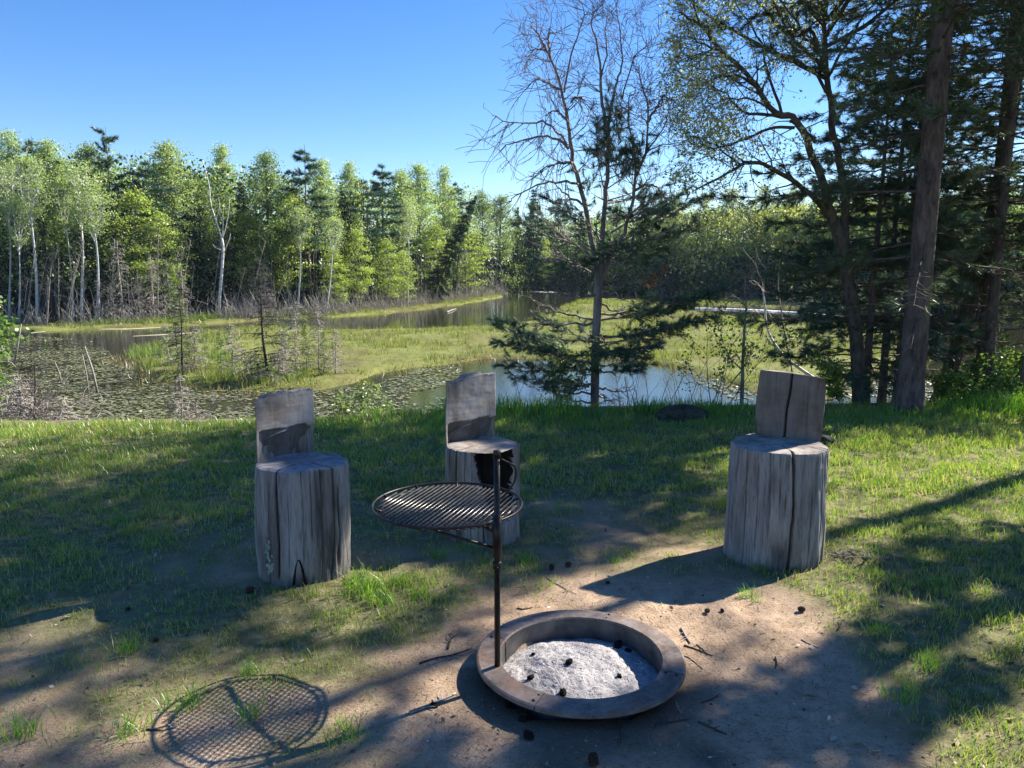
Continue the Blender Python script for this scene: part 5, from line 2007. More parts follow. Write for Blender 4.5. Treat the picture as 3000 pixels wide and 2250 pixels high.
# ------------------------------------------------------------------ the half dead pine on the bank
def half_dead_pine():
    D0 = 9.5
    rng = np.random.default_rng(61)
    b = at(1284, 885, D0)
    z0 = gz(b[0], D0)
    base = np.array([b[0], D0, z0])
    root = thing('half_dead_pine', 'many stemmed pine on the bank with bare dead tops and green lower boughs', 'pine', base)
    W = lambda pts: np.array([at(x, y, D0 + d) - base for x, y, d in pts])
    Z3 = lambda pts: np.array([at((1400 + x / 2.212) / DSP, y / 2.212 / DSP, D0 + d) - base for x, y, d in pts])
    g = Geo()
    t = W([(1284, 905, 0), (1285, 860, 0), (1286, 760, 0), (1290, 680, 0), (1293, 600, 0)])
    t[0][2] = -.15
    P = curve(t, 16)
    g.tube(P, np.interp(np.linspace(0, 1, 16), [0, .06, .3, 1], [.080, .058, .054, .050]), 12)
    stems = []
    def stem(pts, r0, r1, n=18):
        S = curve(pts, n)
        S = S + rng.normal(size=S.shape) * .006
        r0, r1 = r0 * .72, r1 * .8
        g.tube(S, np.linspace(r0, r1, n), 8)
        stems.append((S, np.linspace(r0, r1, n)))
        return S
    stem(Z3([(793, 1850, 0), (735, 1600, 0), (690, 1300, .05), (620, 1050, .1), (592, 850, .15), (560, 650, .2), (500, 450, .25), (440, 330, .3), (372, 320, .35), (340, 325, .35)]), .05, .006, 28)
    stem(Z3([(793, 1850, 0), (805, 1665, 0), (812, 1500, 0), (826, 1300, 0), (845, 1100, -.05), (840, 900, -.1), (802, 650, -.1), (798, 500, -.15), (772, 280, -.2), (742, 150, -.2), (757, 60, -.25)]), .052, .006, 28)
    stem(Z3([(845, 830, -.05), (868, 660, .0), (905, 520, .1), (935, 420, .15), (928, 280, .2), (905, 110, .25), (895, 20, .3)]), .024, .005, 20)
    stem(Z3([(797, 1850, 0), (860, 1650, 0), (915, 1560, -.05), (960, 1480, -.1), (1010, 1250, -.15), (1020, 1050, -.2), (992, 850, -.2), (968, 690, -.25), (985, 600, -.3)]), .045, .007, 22)
    stem(Z3([(1015, 1180, -.15), (1060, 1060, -.2), (1092, 960, -.25), (1102, 700, -.3), (1052, 500, -.35), (1038, 420, -.35)]), .026, .006, 18)
    stem(Z3([(560, 600, .2), (600, 380, .15), (650, 230, .1), (690, 90, .1), (668, 20, .1)]), .018, .004, 16)
    stem(Z3([(1090, 985, -.25), (1170, 880, -.3), (1212, 800, -.35), (1262, 640, -.4)]), .015, .005, 12)
    stem(Z3([(1090, 990, -.25), (1190, 940, -.2), (1330, 922, -.1)]), .014, .004, 10)
    stem(Z3([(800, 500, -.15), (835, 330, -.05), (825, 180, 0), (850, 40, .05)]), .016, .004, 12)
    stem(Z3([(935, 640, .1), (1010, 390, .25), (1085, 300, .3), (1092, 265, .3)]), .014, .004, 12)
    stem(Z3([(925, 900, -.1), (890, 760, -.15), (950, 690, -.2), (1000, 800, -.2)]), .012, .005, 8)
    g.build('trunk', M_bark_halfdead, root)
    # dead drooping limbs and twigs
    TW = Twigs(rng)
    limbs = [[(592, 960, .1), (540, 880, .0), (450, 795, -.1), (340, 790, -.2), (200, 790, -.3), (95, 748, -.4)], [(592, 965, .1), (520, 905, .2), (430, 882, .3), (300, 905, .3), (180, 945, .4), (140, 985, .4)],
             [(622, 1060, .1), (540, 1055, 0), (450, 1085, -.1), (340, 1140, -.2)], [(690, 1210, .05), (600, 1180, -.1), (500, 1178, -.2), (390, 1195, -.3), (240, 1275, -.4), (210, 1310, -.4)],
             [(575, 770, .15), (500, 720, .1), (440, 745, 0)], [(540, 580, .2), (460, 545, .3), (390, 510, .3), (330, 545, .4)], [(470, 380, .25), (460, 250, .2), (465, 180, .2)], [(450, 340, .3), (395, 230, .4), (340, 165, .4)],
             [(1020, 1230, -.1), (1110, 1200, -.2), (1180, 1240, -.3), (1230, 1290, -.3)], [(1100, 800, -.3), (1180, 650, -.3), (1220, 600, -.3)], [(690, 1330, 0), (560, 1250, .2), (470, 1150, .3)],
             [(605, 660, .1), (640, 625, .1), (690, 640, .1)]]
    for L in limbs:
        P = curve(Z3(L), 16) + rng.normal(size=(16, 3)) * .008
        for i in range(15):
            TW.seg(P[i], P[i + 1], .021 * (1 - i / 18), .021 * (1 - (i + 1) / 18))
            if i > 2:
                for _ in range(rng.integers(0, 3)):
                    d = (P[i + 1] - P[i]) / np.linalg.norm(P[i + 1] - P[i]) * .8 + rng.normal(size=3) * .6
                    d[2] -= .45
                    TW.grow(P[i], d, rng.uniform(.22, .55), .006, 1, wob=.28, up=-.05, kids=1, ang=.7, rmin=.003)
    for S, rr in stems:
        n = len(S)
        for i in range(max(4, int(n * .32)), n):
            for _ in range(rng.integers(0, 4)):
                d = rng.normal(size=3)
                tg = S[i] - S[i - 1]
                tg /= np.linalg.norm(tg)
                d -= tg * np.dot(d, tg)
                d = d / np.linalg.norm(d) + tg * rng.uniform(.1, .9)
                TW.grow(S[i], d, rng.uniform(.22, .7) * (1.15 - .55 * i / n), max(.0045, rr[i] * .4), 2 if rng.random() < .4 else 1, wob=.34, up=.05, kids=2, ang=.75, rmin=.0022)
    # boughs: start (column,row,d), tip (column,row,d), needles share, side twig length
    boughs = [((1285, 790, 0), (1072, 702, -.5), .95, .5), ((1285, 768, 0), (1085, 742, -.8), .95, .5), ((1283, 735, 0), (1112, 716, .6), .9, .5), ((1285, 800, 0), (1092, 790, -.4), .9, .5), 
              ((1285, 740, 0), (1160, 672, 1.0), .6, .4), ((1284, 850, 0), (1135, 832, -.3), .12, .3), ((1283, 868, 0), (1170, 862, .2), .08, .3), ((1284, 830, 0), (1110, 815, -.9), .4, .36), ((1284, 700, 0), (1075, 690, -.3), .25, .35), ((1284, 690, 0), (1130, 640, -.2), .05, .35),
              ((1298, 682, 0), (1550, 628, -.3), .97, .5), ((1298, 690, 0), (1530, 640, .2), .95, .45), ((1296, 728, 0), (1535, 684, -.6), .97, .5), ((1296, 690, 0), (1500, 655, .3), .85, .4), ((1296, 760, 0), (1400, 752, -.9), .95, .42), ((1296, 790, 0), (1392, 772, .4), .9, .45), ((1296, 730, 0), (1480, 700, .5), .8, .4),
              ((1294, 720, 0), (1330, 775, -.9), .95, .42), ((1296, 800, 0), (1370, 800, -.6), .8, .4), ((1296, 838, 0), (1365, 845, -.3), .1, .3), ((1296, 855, 0), (1340, 872, .1), .05, .3), ((1290, 820, 0), (1230, 850, -.6), .3, .4),
              
              ((1306, 610, 0), (1420, 540, -.2), .6, .5), ((1310, 560, 0), (1500, 480, .4), .7, .55), ((1312, 530, 0), (1490, 440, -.4), .75, .55), ((1320, 500, 0), (1460, 425, .2), .75, .55), ((1330, 480, 0), (1440, 400, -.2), .6, .45), ((1312, 545, 0), (1430, 500, -.8), .75, .5),
              ((1290, 590, 0), (1140, 520, -.2), .15, .4), ((1288, 560, 0), (1160, 455, .2), .45, .5), ((1285, 540, 0), (1130, 480, .5), .5, .5), ((1270, 500, 0), (1180, 420, -.2), .35, .45), ((1290, 570, 0), (1180, 560, -.9), .35, .5), ((1300, 560, 0), (1330, 545, -1.0), .6, .5), ((1300, 600, 0), (1395, 470, .8), .7, .55),
              ((1300, 520, 0), (1250, 450, -.7), .45, .45), ((1315, 470, 0), (1400, 460, -.9), .6, .5), ((1310, 440, 0), (1380, 420, .6), .5, .5), ((1300, 640, 0), (1420, 640, -.6), .25, .4), ((1290, 640, 0), (1170, 625, -.5), .1, .4), ((1300, 660, 0), (1390, 690, .2), .3, .4)]
    tufts, td = [], []
    for (s, e, share, side) in boughs:
        a, c = W([s])[0], W([e])[0]
        L = np.linalg.norm(c - a)
        P = []
        for f in np.linspace(0, 1, 12):
            P.append(a + (c - a) * f + np.array([0, 0, -.03 * L * math.sin(f * math.pi)]) + rng.normal(size=3) * .012)
        needle_branch(TW, tufts, td, np.array(P), .017, rng, side * 1.1, .068, .16 if share > .5 else .3, 1 - share, .12)
    # green clumps high on the inner stems
    for (x, y, d, n, sp) in ((1318, 272, -.1, 42, .13), (1300, 300, -.1, 30, .12), (1305, 325, 0, 24, .12), (1340, 345, -.1, 20, .10), (1330, 250, 0, 16, .10), (1368, 350, -.2, 14, .10), (1290, 365, 0, 12, .12), (1365, 330, -.2, 22, .09), (1345, 375, -.2, 16, .12), (1270, 400, .1, 12, .15), (1395, 345, -.2, 10, .1), (1375, 300, -.3, 10, .07)):
        c = W([(x, y, d)])[0]
        for _ in range(n):
            p = c + rng.normal(size=3) * sp * np.array([.8, .8, 1.1])
            v = rng.normal(size=3) + np.array([0, 0, .8])
            v /= np.linalg.norm(v)
            tufts += [p, p + v * .05]
            td += [v, v]
            TW.seg(p - v * .10, p, .004, .003)
    g = Geo()
    TW.put(g)
    g.build('branches', M_deadred, root)
    g = Geo()
    g.needles(tufts, td, 22, .085, .0062, .75, 0, rng)
    g.build('crown', M_needle_blue, root)
    tb, tbd = [], []
    TB = Twigs(rng)
    for (s, e) in (((1300, 640, 0), (1435, 588, -.3)), ((1300, 625, 0), (1425, 605, -.1)), ((1296, 745, 0), (1450, 725, -.7)), ((1296, 740, 0), (1425, 735, -.5)), ((1296, 850, 0), (1320, 868, -.3))):
        a, c = W([s])[0], W([e])[0]
        P = np.array([a + (c - a) * f + rng.normal(size=3) * .012 for f in np.linspace(0, 1, 10)])
        needle_branch(TB, tb, tbd, P, .012, rng, .3, .09, .6, 0)
    g = Geo()
    TB.put(g)
    g.needles(tb, tbd, 10, .07, .004, .8, 1, rng)
    g.build('brown_bough', [M_deadred, M_needle_brown], root, label='bough with rust brown dead needles')
    return root


half_dead_pine()

# ------------------------------------------------------------------ the oak on the right, leaning left, with fresh small leaves
def oak():
    D0 = 9.3
    rng = np.random.default_rng(71)
    b = at(1858, 868, D0)
    z0 = gz(b[0], D0)
    base = np.array([b[0], D0, z0])
    root = thing('oak_tree', 'oak with fresh small leaves, its long limbs reaching left against the sky', 'oak', base)
    Z4 = lambda pts: np.array([at((2000 + x / 2.212) / DSP, (y / 2.212) / DSP, D0 + d) - base for x, y, d in pts])
    g = Geo()
    limbs = []
    def limb(pts, r0, r1, n=16, sides=9):
        S = curve(pts, n)
        S = S + rng.normal(size=S.shape) * .008
        r0 = r0 * .8
        rr = np.linspace(r0, r1, n)
        g.tube(S, rr, sides)
        limbs.append((S, rr))
    t = Z4([(1150, 2640, 0), (1135, 2350, 0), (1110, 2050, 0), (1060, 1750, 0), (1000, 1500, -.1), (935, 1330, -.15)])
    t[0][2] = -.15
    g.tube(curve(t, 18), np.linspace(.085, .060, 18), 12)
    limb(Z4([(935, 1330, -.15), (905, 1160, -.2), (830, 980, -.3), (770, 840, -.4), (700, 750, -.45), (600, 730, -.5), (480, 560, -.6), (400, 450, -.7), (250, 330, -.8), (150, 200, -.9), (60, 130, -1.0), (0, 90, -1.0)]), .060, .010, 32)
    limb(Z4([(1060, 1750, 0), (1055, 1350, .1), (1030, 1100, .1), (975, 850, .1), (955, 620, .1), (930, 400, .2), (915, 180, .2), (940, -100, .2), (930, -500, .3)]), .062, .02, 26)
    limb(Z4([(945, 1390, -.1), (870, 1300, -.3), (800, 1240, -.4), (700, 1160, -.5), (570, 1095, -.7), (500, 1058, -.8), (380, 1062, -.9), (300, 1120, -1.0), (150, 1200, -1.1), (80, 1235, -1.1)]), .045, .008, 24)
    limb(Z4([(705, 755, -.45), (620, 752, -.3), (520, 742, -.2), (420, 740, -.1), (350, 690, 0), (280, 610, 0), (200, 560, .1), (60, 500, .1)]), .028, .006, 18)
    limb(Z4([(730, 822, -.4), (600, 825, -.6), (480, 870, -.8), (330, 930, -.9), (200, 960, -1.0), (110, 930, -1.0)]), .024, .005, 16)
    limb(Z4([(480, 560, -.6), (330, 490, -.5), (180, 520, -.4), (130, 560, -.4), (90, 580, -.4)]), .02, .005, 14)
    limb(Z4([(400, 450, -.7), (240, 430, -.8), (150, 450, -.9), (80, 440, -1)]), .018, .005, 12)
    limb(Z4([(250, 330, -.8), (120, 280, -.7), (60, 250, -.6), (10, 245, -.6)]), .016, .004, 12)
    limb(Z4([(640, 740, -.5), (560, 500, -.3), (520, 300, -.2), (430, 150, -.1), (330, 0, 0)]), .022, .006, 14)
    limb(Z4([(860, 920, .0), (760, 830, .1), (700, 780, .1)]), .03, .02, 8)
    limb(Z4([(955, 620, .1), (860, 480, .0), (760, 400, -.1), (640, 350, -.2), (480, 300, -.3), (350, 180, -.3)]), .026, .006, 16)
    limb(Z4([(930, 400, .2), (800, 250, .3), (700, 100, .3), (600, -50, .3)]), .024, .008, 12)
    limb(Z4([(940, 500, .2), (1050, 300, .4), (1150, 150, .5), (1250, 0, .5)]), .024, .008, 12)
    limb(Z4([(380, 1062, -.9), (300, 1010, -.9), (200, 930, -.8), (90, 880, -.8)]), .016, .004, 12)
    limb(Z4([(600, 730, -.5), (540, 690, -.9), (430, 640, -1.2), (300, 640, -1.3), (150, 690, -1.4)]), .018, .005, 12)
    limb(Z4([(920, 100, .2), (800, -150, .1), (600, -350, 0), (350, -450, -.1)]), .03, .008, 12)
    limb(Z4([(150, 200, -.9), (80, 60, -1.0), (40, -120, -1.0)]), .016, .006, 10)
    nlow = len(limbs)
    top = limbs[1][0]
    for k in range(15):
        i0 = 14 + (k * 5) % 12
        p = top[i0]
        a = 2.6 + k * 1.15
        L = rng.uniform(1.3, 2.4)
        d = np.array([math.cos(a), math.sin(a) * .9, rng.uniform(.35, 1.0)])
        S = curve([p, p + d * L * .35 + rng.normal(size=3) * .08, p + d * L * .7 + rng.normal(size=3) * .12, p + d * L + [0, 0, .1]], 14)
        rr = np.linspace(.028, .006, 14)
        g.tube(S, rr, 6)
        limbs.append((S, rr))
    TW = Twigs(rng)
    for S, rr in limbs:
        n = len(S)
        for i in range(3, n):
            if rr[i] > .03:
                continue
            for _ in range(rng.integers(0, 3)):
                tg = S[i] - S[i - 1]
                tg /= np.linalg.norm(tg)
                d = rng.normal(size=3)
                d -= tg * np.dot(d, tg)
                d = d / np.linalg.norm(d) * .9 + tg * rng.uniform(.2, 1)
                TW.grow(S[i], d, rng.uniform(.28, .62), max(.005, rr[i] * .45), 2 if rng.random() < .42 else 1, wob=.45, up=.03, kids=2, ang=.7, steps=5, rmin=.0022, shrink=.6)
    lim = 1.62 - base[0]
    keep = [i for i in range(len(TW.A)) if TW.B[i][0] > lim]
    for nm in ('A', 'B', 'ra', 'rb'):
        setattr(TW, nm, [getattr(TW, nm)[i] for i in keep])
    TW.put(g)
    g.build('trunk', M_bark_oak, root)
    tips = np.array(TW.tips)
    nod = np.array(TW.nodes)
    tips, nod = tips[tips[:, 0] > lim + .04], nod[nod[:, 0] > lim + .04]
    nod = nod[rng.random(len(nod)) < .08]
    tips = tips[(rng.random(len(tips)) < np.where(tips[:, 0] + base[0] < 2.1, 1.0, .5)) | (tips[:, 2] > 4.6)]
    C = np.concatenate([np.repeat(tips, 5, 0), np.repeat(nod, 2, 0)])
    C = C + rng.normal(size=C.shape) * .045
    hi = C[C[:, 2] > 4.75]
    C = np.concatenate([C, hi + rng.normal(size=hi.shape) * .09, hi + rng.normal(size=hi.shape) * .11])
    C = C[~sunlit_gap(C + base, rng, GAPS + [(-1.6, 6.2, 2.4, 1.3, .5)])]
    g = Geo()
    g.leaves(C, .042, 0, .2, rng, .5)
    g.build('crown', M_leaf_o, root)


oak()

# ------------------------------------------------------------------ pines on the right
def pine_base(xd, yd, D):
    p = at(xd, yd, D)
    return (p[0], D, gz(p[0], D) - .02)


def left_bias(a):
    return 1.0 + .28 * math.cos(a - math.pi)


near_pine('pine_tree', 'big pine with a thick straight furrowed trunk at the right of the lawn', 'pine', pine_base(1962, 885, 8.5),
          [(0, 0, 0), (.02, 0, 2), (.05, 0, 6), (.08, .1, 13)], .142, lambda h: (np.interp(h, [0, 1.8, 2.6, 4.4, 5.2, 8, 13], [1.3, 1.9, 1.5, 1.4, 2.3, 1.9, .4]), np.interp(h, [0, 4, 13], [-.12, .02, .5])), 81, 'pines right of the lawn', dead_below=1.5, azbias=left_bias, density=1.2, hi_extra=3, oakgap=True, nn=18)
near_pine('pine_tree', 'slender dark pine near the right edge of the photo', 'pine', pine_base(2127, 875, 9.6),
          [(0, 0, 0), (.05, .1, 3), (.12, .1, 7), (.2, .1, 11)], .07, lambda h: (np.interp(h, [0, 2, 4, 8, 11], [.9, 1.6, 1.7, 1.3, .3]), np.interp(h, [0, 4, 11], [-.1, .05, .5])), 82, 'pines right of the lawn', dead_below=1.7, density=1.05, oakgap=True, nn=17)
near_pine('pine_tree', 'leaning dark pine trunk between the big and the slender pine', 'pine', pine_base(2026, 862, 10.6),
          [(0, 0, 0), (.22, 0, .9), (.45, 0, 2.2), (.75, .1, 4.5), (1.0, .1, 12)], .105, lambda h: (np.interp(h, [0, 2.4, 4, 7, 12], [.6, 1.2, 1.7, 1.9, .3]), .05), 83, 'pines right of the lawn', dead_below=2.0, density=.95, oakgap=True, nn=17)
near_pine('young_pine', 'bushy young pine with dense low boughs behind the right seat', 'pine', pine_base(1868, 872, 9.9),
          [(0, 0, 0), (.0, 0, 1.5), (.03, 0, 3.2), (.02, 0, 4.6)], .055, lambda h: (np.interp(h, [0, .9, 2, 3.2, 4.6], [.9, 1.35, 1.2, .8, .25]), np.interp(h, [0, 2, 4.6], [-.08, .02, .5])), 84, 'pines right of the lawn', dead_below=.4, density=1.5, needle=M_needle_blue, nn=22)
near_pine('young_pine', 'second young pine, filling the gap left of the big trunk', 'pine', pine_base(1905, 860, 10.8),
          [(0, 0, 0), (.0, 0, 2), (.03, 0, 4), (.02, 0, 6)], .06, lambda h: (np.interp(h, [0, .9, 2.5, 4, 6], [.9, 1.3, 1.3, 1.0, .25]), np.interp(h, [0, 2, 6], [-.08, .02, .5])), 85, 'pines right of the lawn', dead_below=.7, density=1.25)
P6 = near_pine('pine_tree', 'pine beyond the slender one, its boughs entering at the right edge', 'pine', pine_base(2290, 880, 9.8),
          [(0, 0, 0), (.05, .1, 3), (.12, .1, 7), (.2, .1, 12)], .11, lambda h: (np.interp(h, [0, 2, 4, 8, 12], [1.1, 1.9, 2.1, 1.6, .3]), np.interp(h, [0, 4, 12], [-.1, .05, .5])), 86, 'pines right of the lawn', dead_below=1.6, density=1.0, oakgap=True, nn=17)

near_pine('pine_tree', 'straight dark pine between the oak trunk and the big pine', 'pine', pine_base(1935, 858, 11.4),
          [(0, 0, 0), (.04, 0, 3), (.1, 0, 6), (.1, 0, 9)], .06, lambda h: (np.interp(h, [0, 2, 4, 9], [.7, 1.5, 1.5, .3]), .05), 87, 'pines right of the lawn', dead_below=1.5, density=.9, oakgap=True)
near_pine('shade_pine', 'tall pine behind the slender one, its high crown shading the left lawn', 'pine', (6.42, 10.45, gz(6.42, 10.45)),
          [(0, 0, 0), (.0, 0, 4), (.03, 0, 8), (.02, 0, 12)], .07, lambda h: (np.interp(h, [0, 5.4, 6.4, 9.5, 12], [.3, .4, 2.3, 2.2, .4]), .05), 94, 'pines right of the lawn', dead_below=5.2, density=1.1, nn=12, w=.013, oakgap=True)
# pines standing right of the frame: the photo shows their shadows across the sand
SH = near_pine('shade_pine', 'dense narrow pine right of the photo that throws the long dark band over the sand', 'pine', (6.6, 6.24, 0),
               [(0, 0, 0), (.0, 0, 2), (.03, 0, 4), (.02, 0, 9)], .09, lambda h: (np.interp(h, [0, 2, 3, 6.5, 9], [.5, .8, 1.2, 1.3, .3]), .05), 91, 'pines outside the photo casting its shade', dead_below=2.0, density=2.6, nn=26, w=.014)

near_pine('shade_pine', 'tall pine right of the photo dappling the lower left sand with shade', 'pine', (8.4, 8.6, 0),
          [(0, 0, 0), (.0, 0, 4), (.03, 0, 8), (.02, 0, 12.5)], .13, lambda h: (np.interp(h, [0, 5, 6, 9, 12.5], [.3, .4, 1.8, 1.9, .3]), .05), 92, 'pines outside the photo casting its shade', dead_below=5.2, density=1.1, nn=12, w=.013)
near_pine('shade_pine', 'pine right of the photo dappling the lower right grass with shade', 'pine', (8.3, 5.3, 0),
          [(0, 0, 0), (.0, 0, 2), (.03, 0, 5), (.02, 0, 9)], .11, lambda h: (np.interp(h, [0, 2.5, 3.5, 7, 9], [.3, .4, 1.4, 1.3, .3]), .05), 93, 'pines outside the photo casting its shade', dead_below=2.8, density=.42, nn=8, w=.011)

# ------------------------------------------------------------------ shrubs, saplings and snags
def stem_plant(name, label, cat, loc, H, seed, mat, nstem=1, spread=.3, kids=2, lev=2, r=.012, leafmat=None, leafsize=.05, nleaf=4, group=None, up=.06, leafspread=.04, rmin=.0022):
    rng = np.random.default_rng(seed)
    root = thing(name, label, cat, loc, 0, group)
    TW = Twigs(rng)
    for k in range(nstem):
        d = np.array([rng.normal() * spread, rng.normal() * spread, 1.0])
        p0 = np.array([rng.normal() * .03 * nstem ** .7, rng.normal() * .03 * nstem ** .7, -.1])
        TW.grow(p0, d, H * rng.uniform(.75, 1.05), r, lev, wob=.22, up=up, kids=kids, ang=.75, steps=7, rmin=rmin, shrink=.42)
    g = Geo()
    TW.put(g)
    g.build('stem', mat, root)
    if leafmat is not None:
        C = np.repeat(np.array(TW.tips + TW.nodes[::2]), nleaf, 0)
        C = C + rng.normal(size=C.shape) * leafspread
        C = C[C[:, 2] > .05]
        g = Geo()
        g.leaves(C, leafsize, 0, .3, rng)
        g.build('foliage', leafmat, root)
    return root


def bank(xd, yd, D, dz=0.0):
    p = at(xd, yd, D)
    return (p[0], D, gz(p[0], D) + dz)


stem_plant('leafy_shrub', 'small leafy shrub with dark stems left of the right seat', 'shrub', bank(1548, 890, 9.0), 1.0, 201, M_bark_dark, 3, .22, 2, 2, .008, M_leaf_c, .042, 2)
stem_plant('leafy_shrub', 'low shrub with glossy leaves at the foot of the slender pine', 'shrub', bank(2110, 890, 9.3), .5, 202, M_bark_dark, 5, .5, 2, 2, .006, M_leaf_bush, .045, 2, 'shrubs under the pines')
stem_plant('leafy_shrub', 'low shrub between the big and the leaning pine', 'shrub', bank(2040, 880, 9.2), .38, 203, M_bark_dark, 5, .5, 2, 2, .006, M_leaf_bush, .045, 2, 'shrubs under the pines')
stem_plant('leafy_shrub', 'low shrub at the right edge beside the wooden post', 'shrub', bank(2180, 880, 9.6), .6, 204, M_bark_dark, 5, .5, 2, 2, .006, M_leaf_bush, .045, 2, 'shrubs under the pines')
stem_plant('leafy_shrub', 'sunny yellow green shrub between the right seat and the big pine', 'shrub', bank(1800, 880, 9.4), .5, 205, M_bark_dark, 5, .4, 2, 2, .006, M_leaf_b, .045, 2, 'shrubs under the pines')
stem_plant('leafy_shrub', 'bright green shrub leaning in at the left edge of the photo', 'shrub', (-9.52, 13.2, -1.3), 1.9, 206, M_bark_dark, 6, .15, 2, 2, .014, M_leaf_bush, .09, 5, None, .06, .12)

# dead sapling with pale broken tips, left of the right seat
def dead_sapling():
    D = 9.1
    b = bank(1602, 900, D)
    root = thing('dead_sapling', 'dead sapling with peeling pale bark and broken side stubs left of the right seat', 'dead tree', b)
    o = np.array(b)
    L = lambda pts: [at(x, y, D + d) - o for x, y, d in pts]
    g = Geo()
    m = curve(L([(1600, 905, 0), (1603, 850, 0), (1604, 800, 0), (1606, 750, .05), (1609, 700, .1), (1612, 660, .1), (1609, 625, .1), (1612, 590, .15)]), 20)
    g.tube(m, np.linspace(.028, .004, 20), 8)
    for pts, r in (([(1604, 800, 0), (1588, 785, -.1), (1578, 775, -.1)], .010), ([(1604, 795, 0), (1612, 785, -.1), (1617, 772, -.1)], .011), ([(1604, 800, 0), (1592, 812, .1), (1572, 838, .2), (1560, 850, .2)], .010),
                   ([(1604, 835, 0), (1585, 828, .1), (1568, 815, .2)], .007), ([(1611, 640, .1), (1600, 632, 0), (1597, 630, 0)], .006), ([(1604, 845, 0), (1585, 850, -.1), (1570, 838, -.2)], .006), ([(1604, 790, 0), (1595, 770, 0), (1590, 762, 0)], .007)):
        g.tube(curve(L(pts), 7), np.linspace(r, r * .4, 7), 6)
    g.build('trunk', M_bark_grey, root)
    tw = Twigs(np.random.default_rng(6))
    for i in range(8, 20):
        for _ in range(2):
            tw.grow(m[i], tw.rng.normal(size=3) + np.array([0, 0, .3]), .25, .004, 1, kids=1)
    g = Geo()
    tw.put(g)
    g.build('branches', M_dead, root)


dead_sapling()

# bent pale birch stem, behind the right seat
def bent_birch():
    D = 12.5
    p = at(1722, 802, D)
    root = thing('bent_birch', 'thin pale birch stem bending down to the right behind the right seat', 'birch', (p[0], D, gz(p[0], D)))
    o = np.array([p[0], D, gz(p[0], D)])
    L = lambda pts: [at(x, y, D + d) - o for x, y, d in pts]
    g = Geo()
    a = L([(1800, 845, 0), (1712, 785, 0), (1690, 765, 0), (1668, 735, 0), (1655, 700, 0), (1652, 660, 0), (1648, 625, 0)])
    g.tube(curve(a, 18), np.linspace(.030, .012, 18), 7)
    g.build('trunk', M_birch, root)
    tw = Twigs(np.random.default_rng(9))
    S = curve(a, 18)
    for i in range(7, 18):
        tw.grow(S[i], tw.rng.normal(size=3) + np.array([.1, 0, .3]), .7, .007, 2, kids=1, wob=.5, rmin=.003)
    g = Geo()
    tw.put(g)
    g.build('branches', M_dead, root)


bent_birch()
o = stem_plant('grey_sapling', 'slim grey sapling with few side twigs in front of the young pine', 'sapling', bank(1735, 870, 11.8), 3.0, 215, M_bark_grey, 1, .04, 1, 2, .022, M_leaf_b, .05, 1, None, .1)

# dry stems along the bank in front of the pond
rb = random.Random(12)
for k in range(26):
    xd = rb.uniform(1340, 1590) if k < 20 else rb.uniform(1120, 1270)
    D = rb.uniform(8.8, 10.2)
    o = stem_plant('dry_stem', 'thin dry reddish stem standing on the bank right of the half dead pine' if k < 20 else 'thin dry stem standing on the bank left of the half dead pine trunk', 'stem', bank(xd, 890, D), rb.uniform(.45, 1.0), 400 + k, M_deadred, 1, .10, 1, 1, .006, None, group='dry stems on the bank')

# plants of the middle distance: marsh saplings and snags
DM = [dead_conifer_mesh(90 + i, 3.4, .8, 1.6, .04, M_bark_dark, -.25, rmin=.010) for i in range(2)]
DMG = [dead_conifer_mesh(94 + i, 3.0, .9, 1.6, .03, M_brush, -.3, rmin=.014) for i in range(2)]


def tamarack_mesh(seed, H, wid):
    rng = np.random.default_rng(seed)
    g, c = Geo(), Geo()
    P = np.array([[.03 * math.sin(4 * t), 0, t * H] for t in np.linspace(0, 1, 8)])
    g.tube(P, np.linspace(.025, .004, 8), 5)
    pts, dirs = [], []
    tw = Twigs(rng)
    for h in np.arange(.12 * H, H, .09):
        for _ in range(3):
            a = rng.uniform(0, 6.28)
            l = wid * (1 - .8 * h / H) * rng.uniform(.4, 1.1)
            p = np.array([0, 0, h])
            q = p + np.array([math.cos(a) * l, math.sin(a) * l, rng.uniform(-.05, .18) * l])
            tw.seg(p, q, .006, .003)
            for f in (.4, .7, 1.0):
                pts.append(p + (q - p) * f)
                dirs.append(q - p)
    tw.put(g)
    c.needles(pts, np.array(dirs) / .4, 7, .10, .018, 1.2, 0, rng)
    return g.mesh('trunk', M_bark_grey), c.mesh('foliage', M_tamarack)


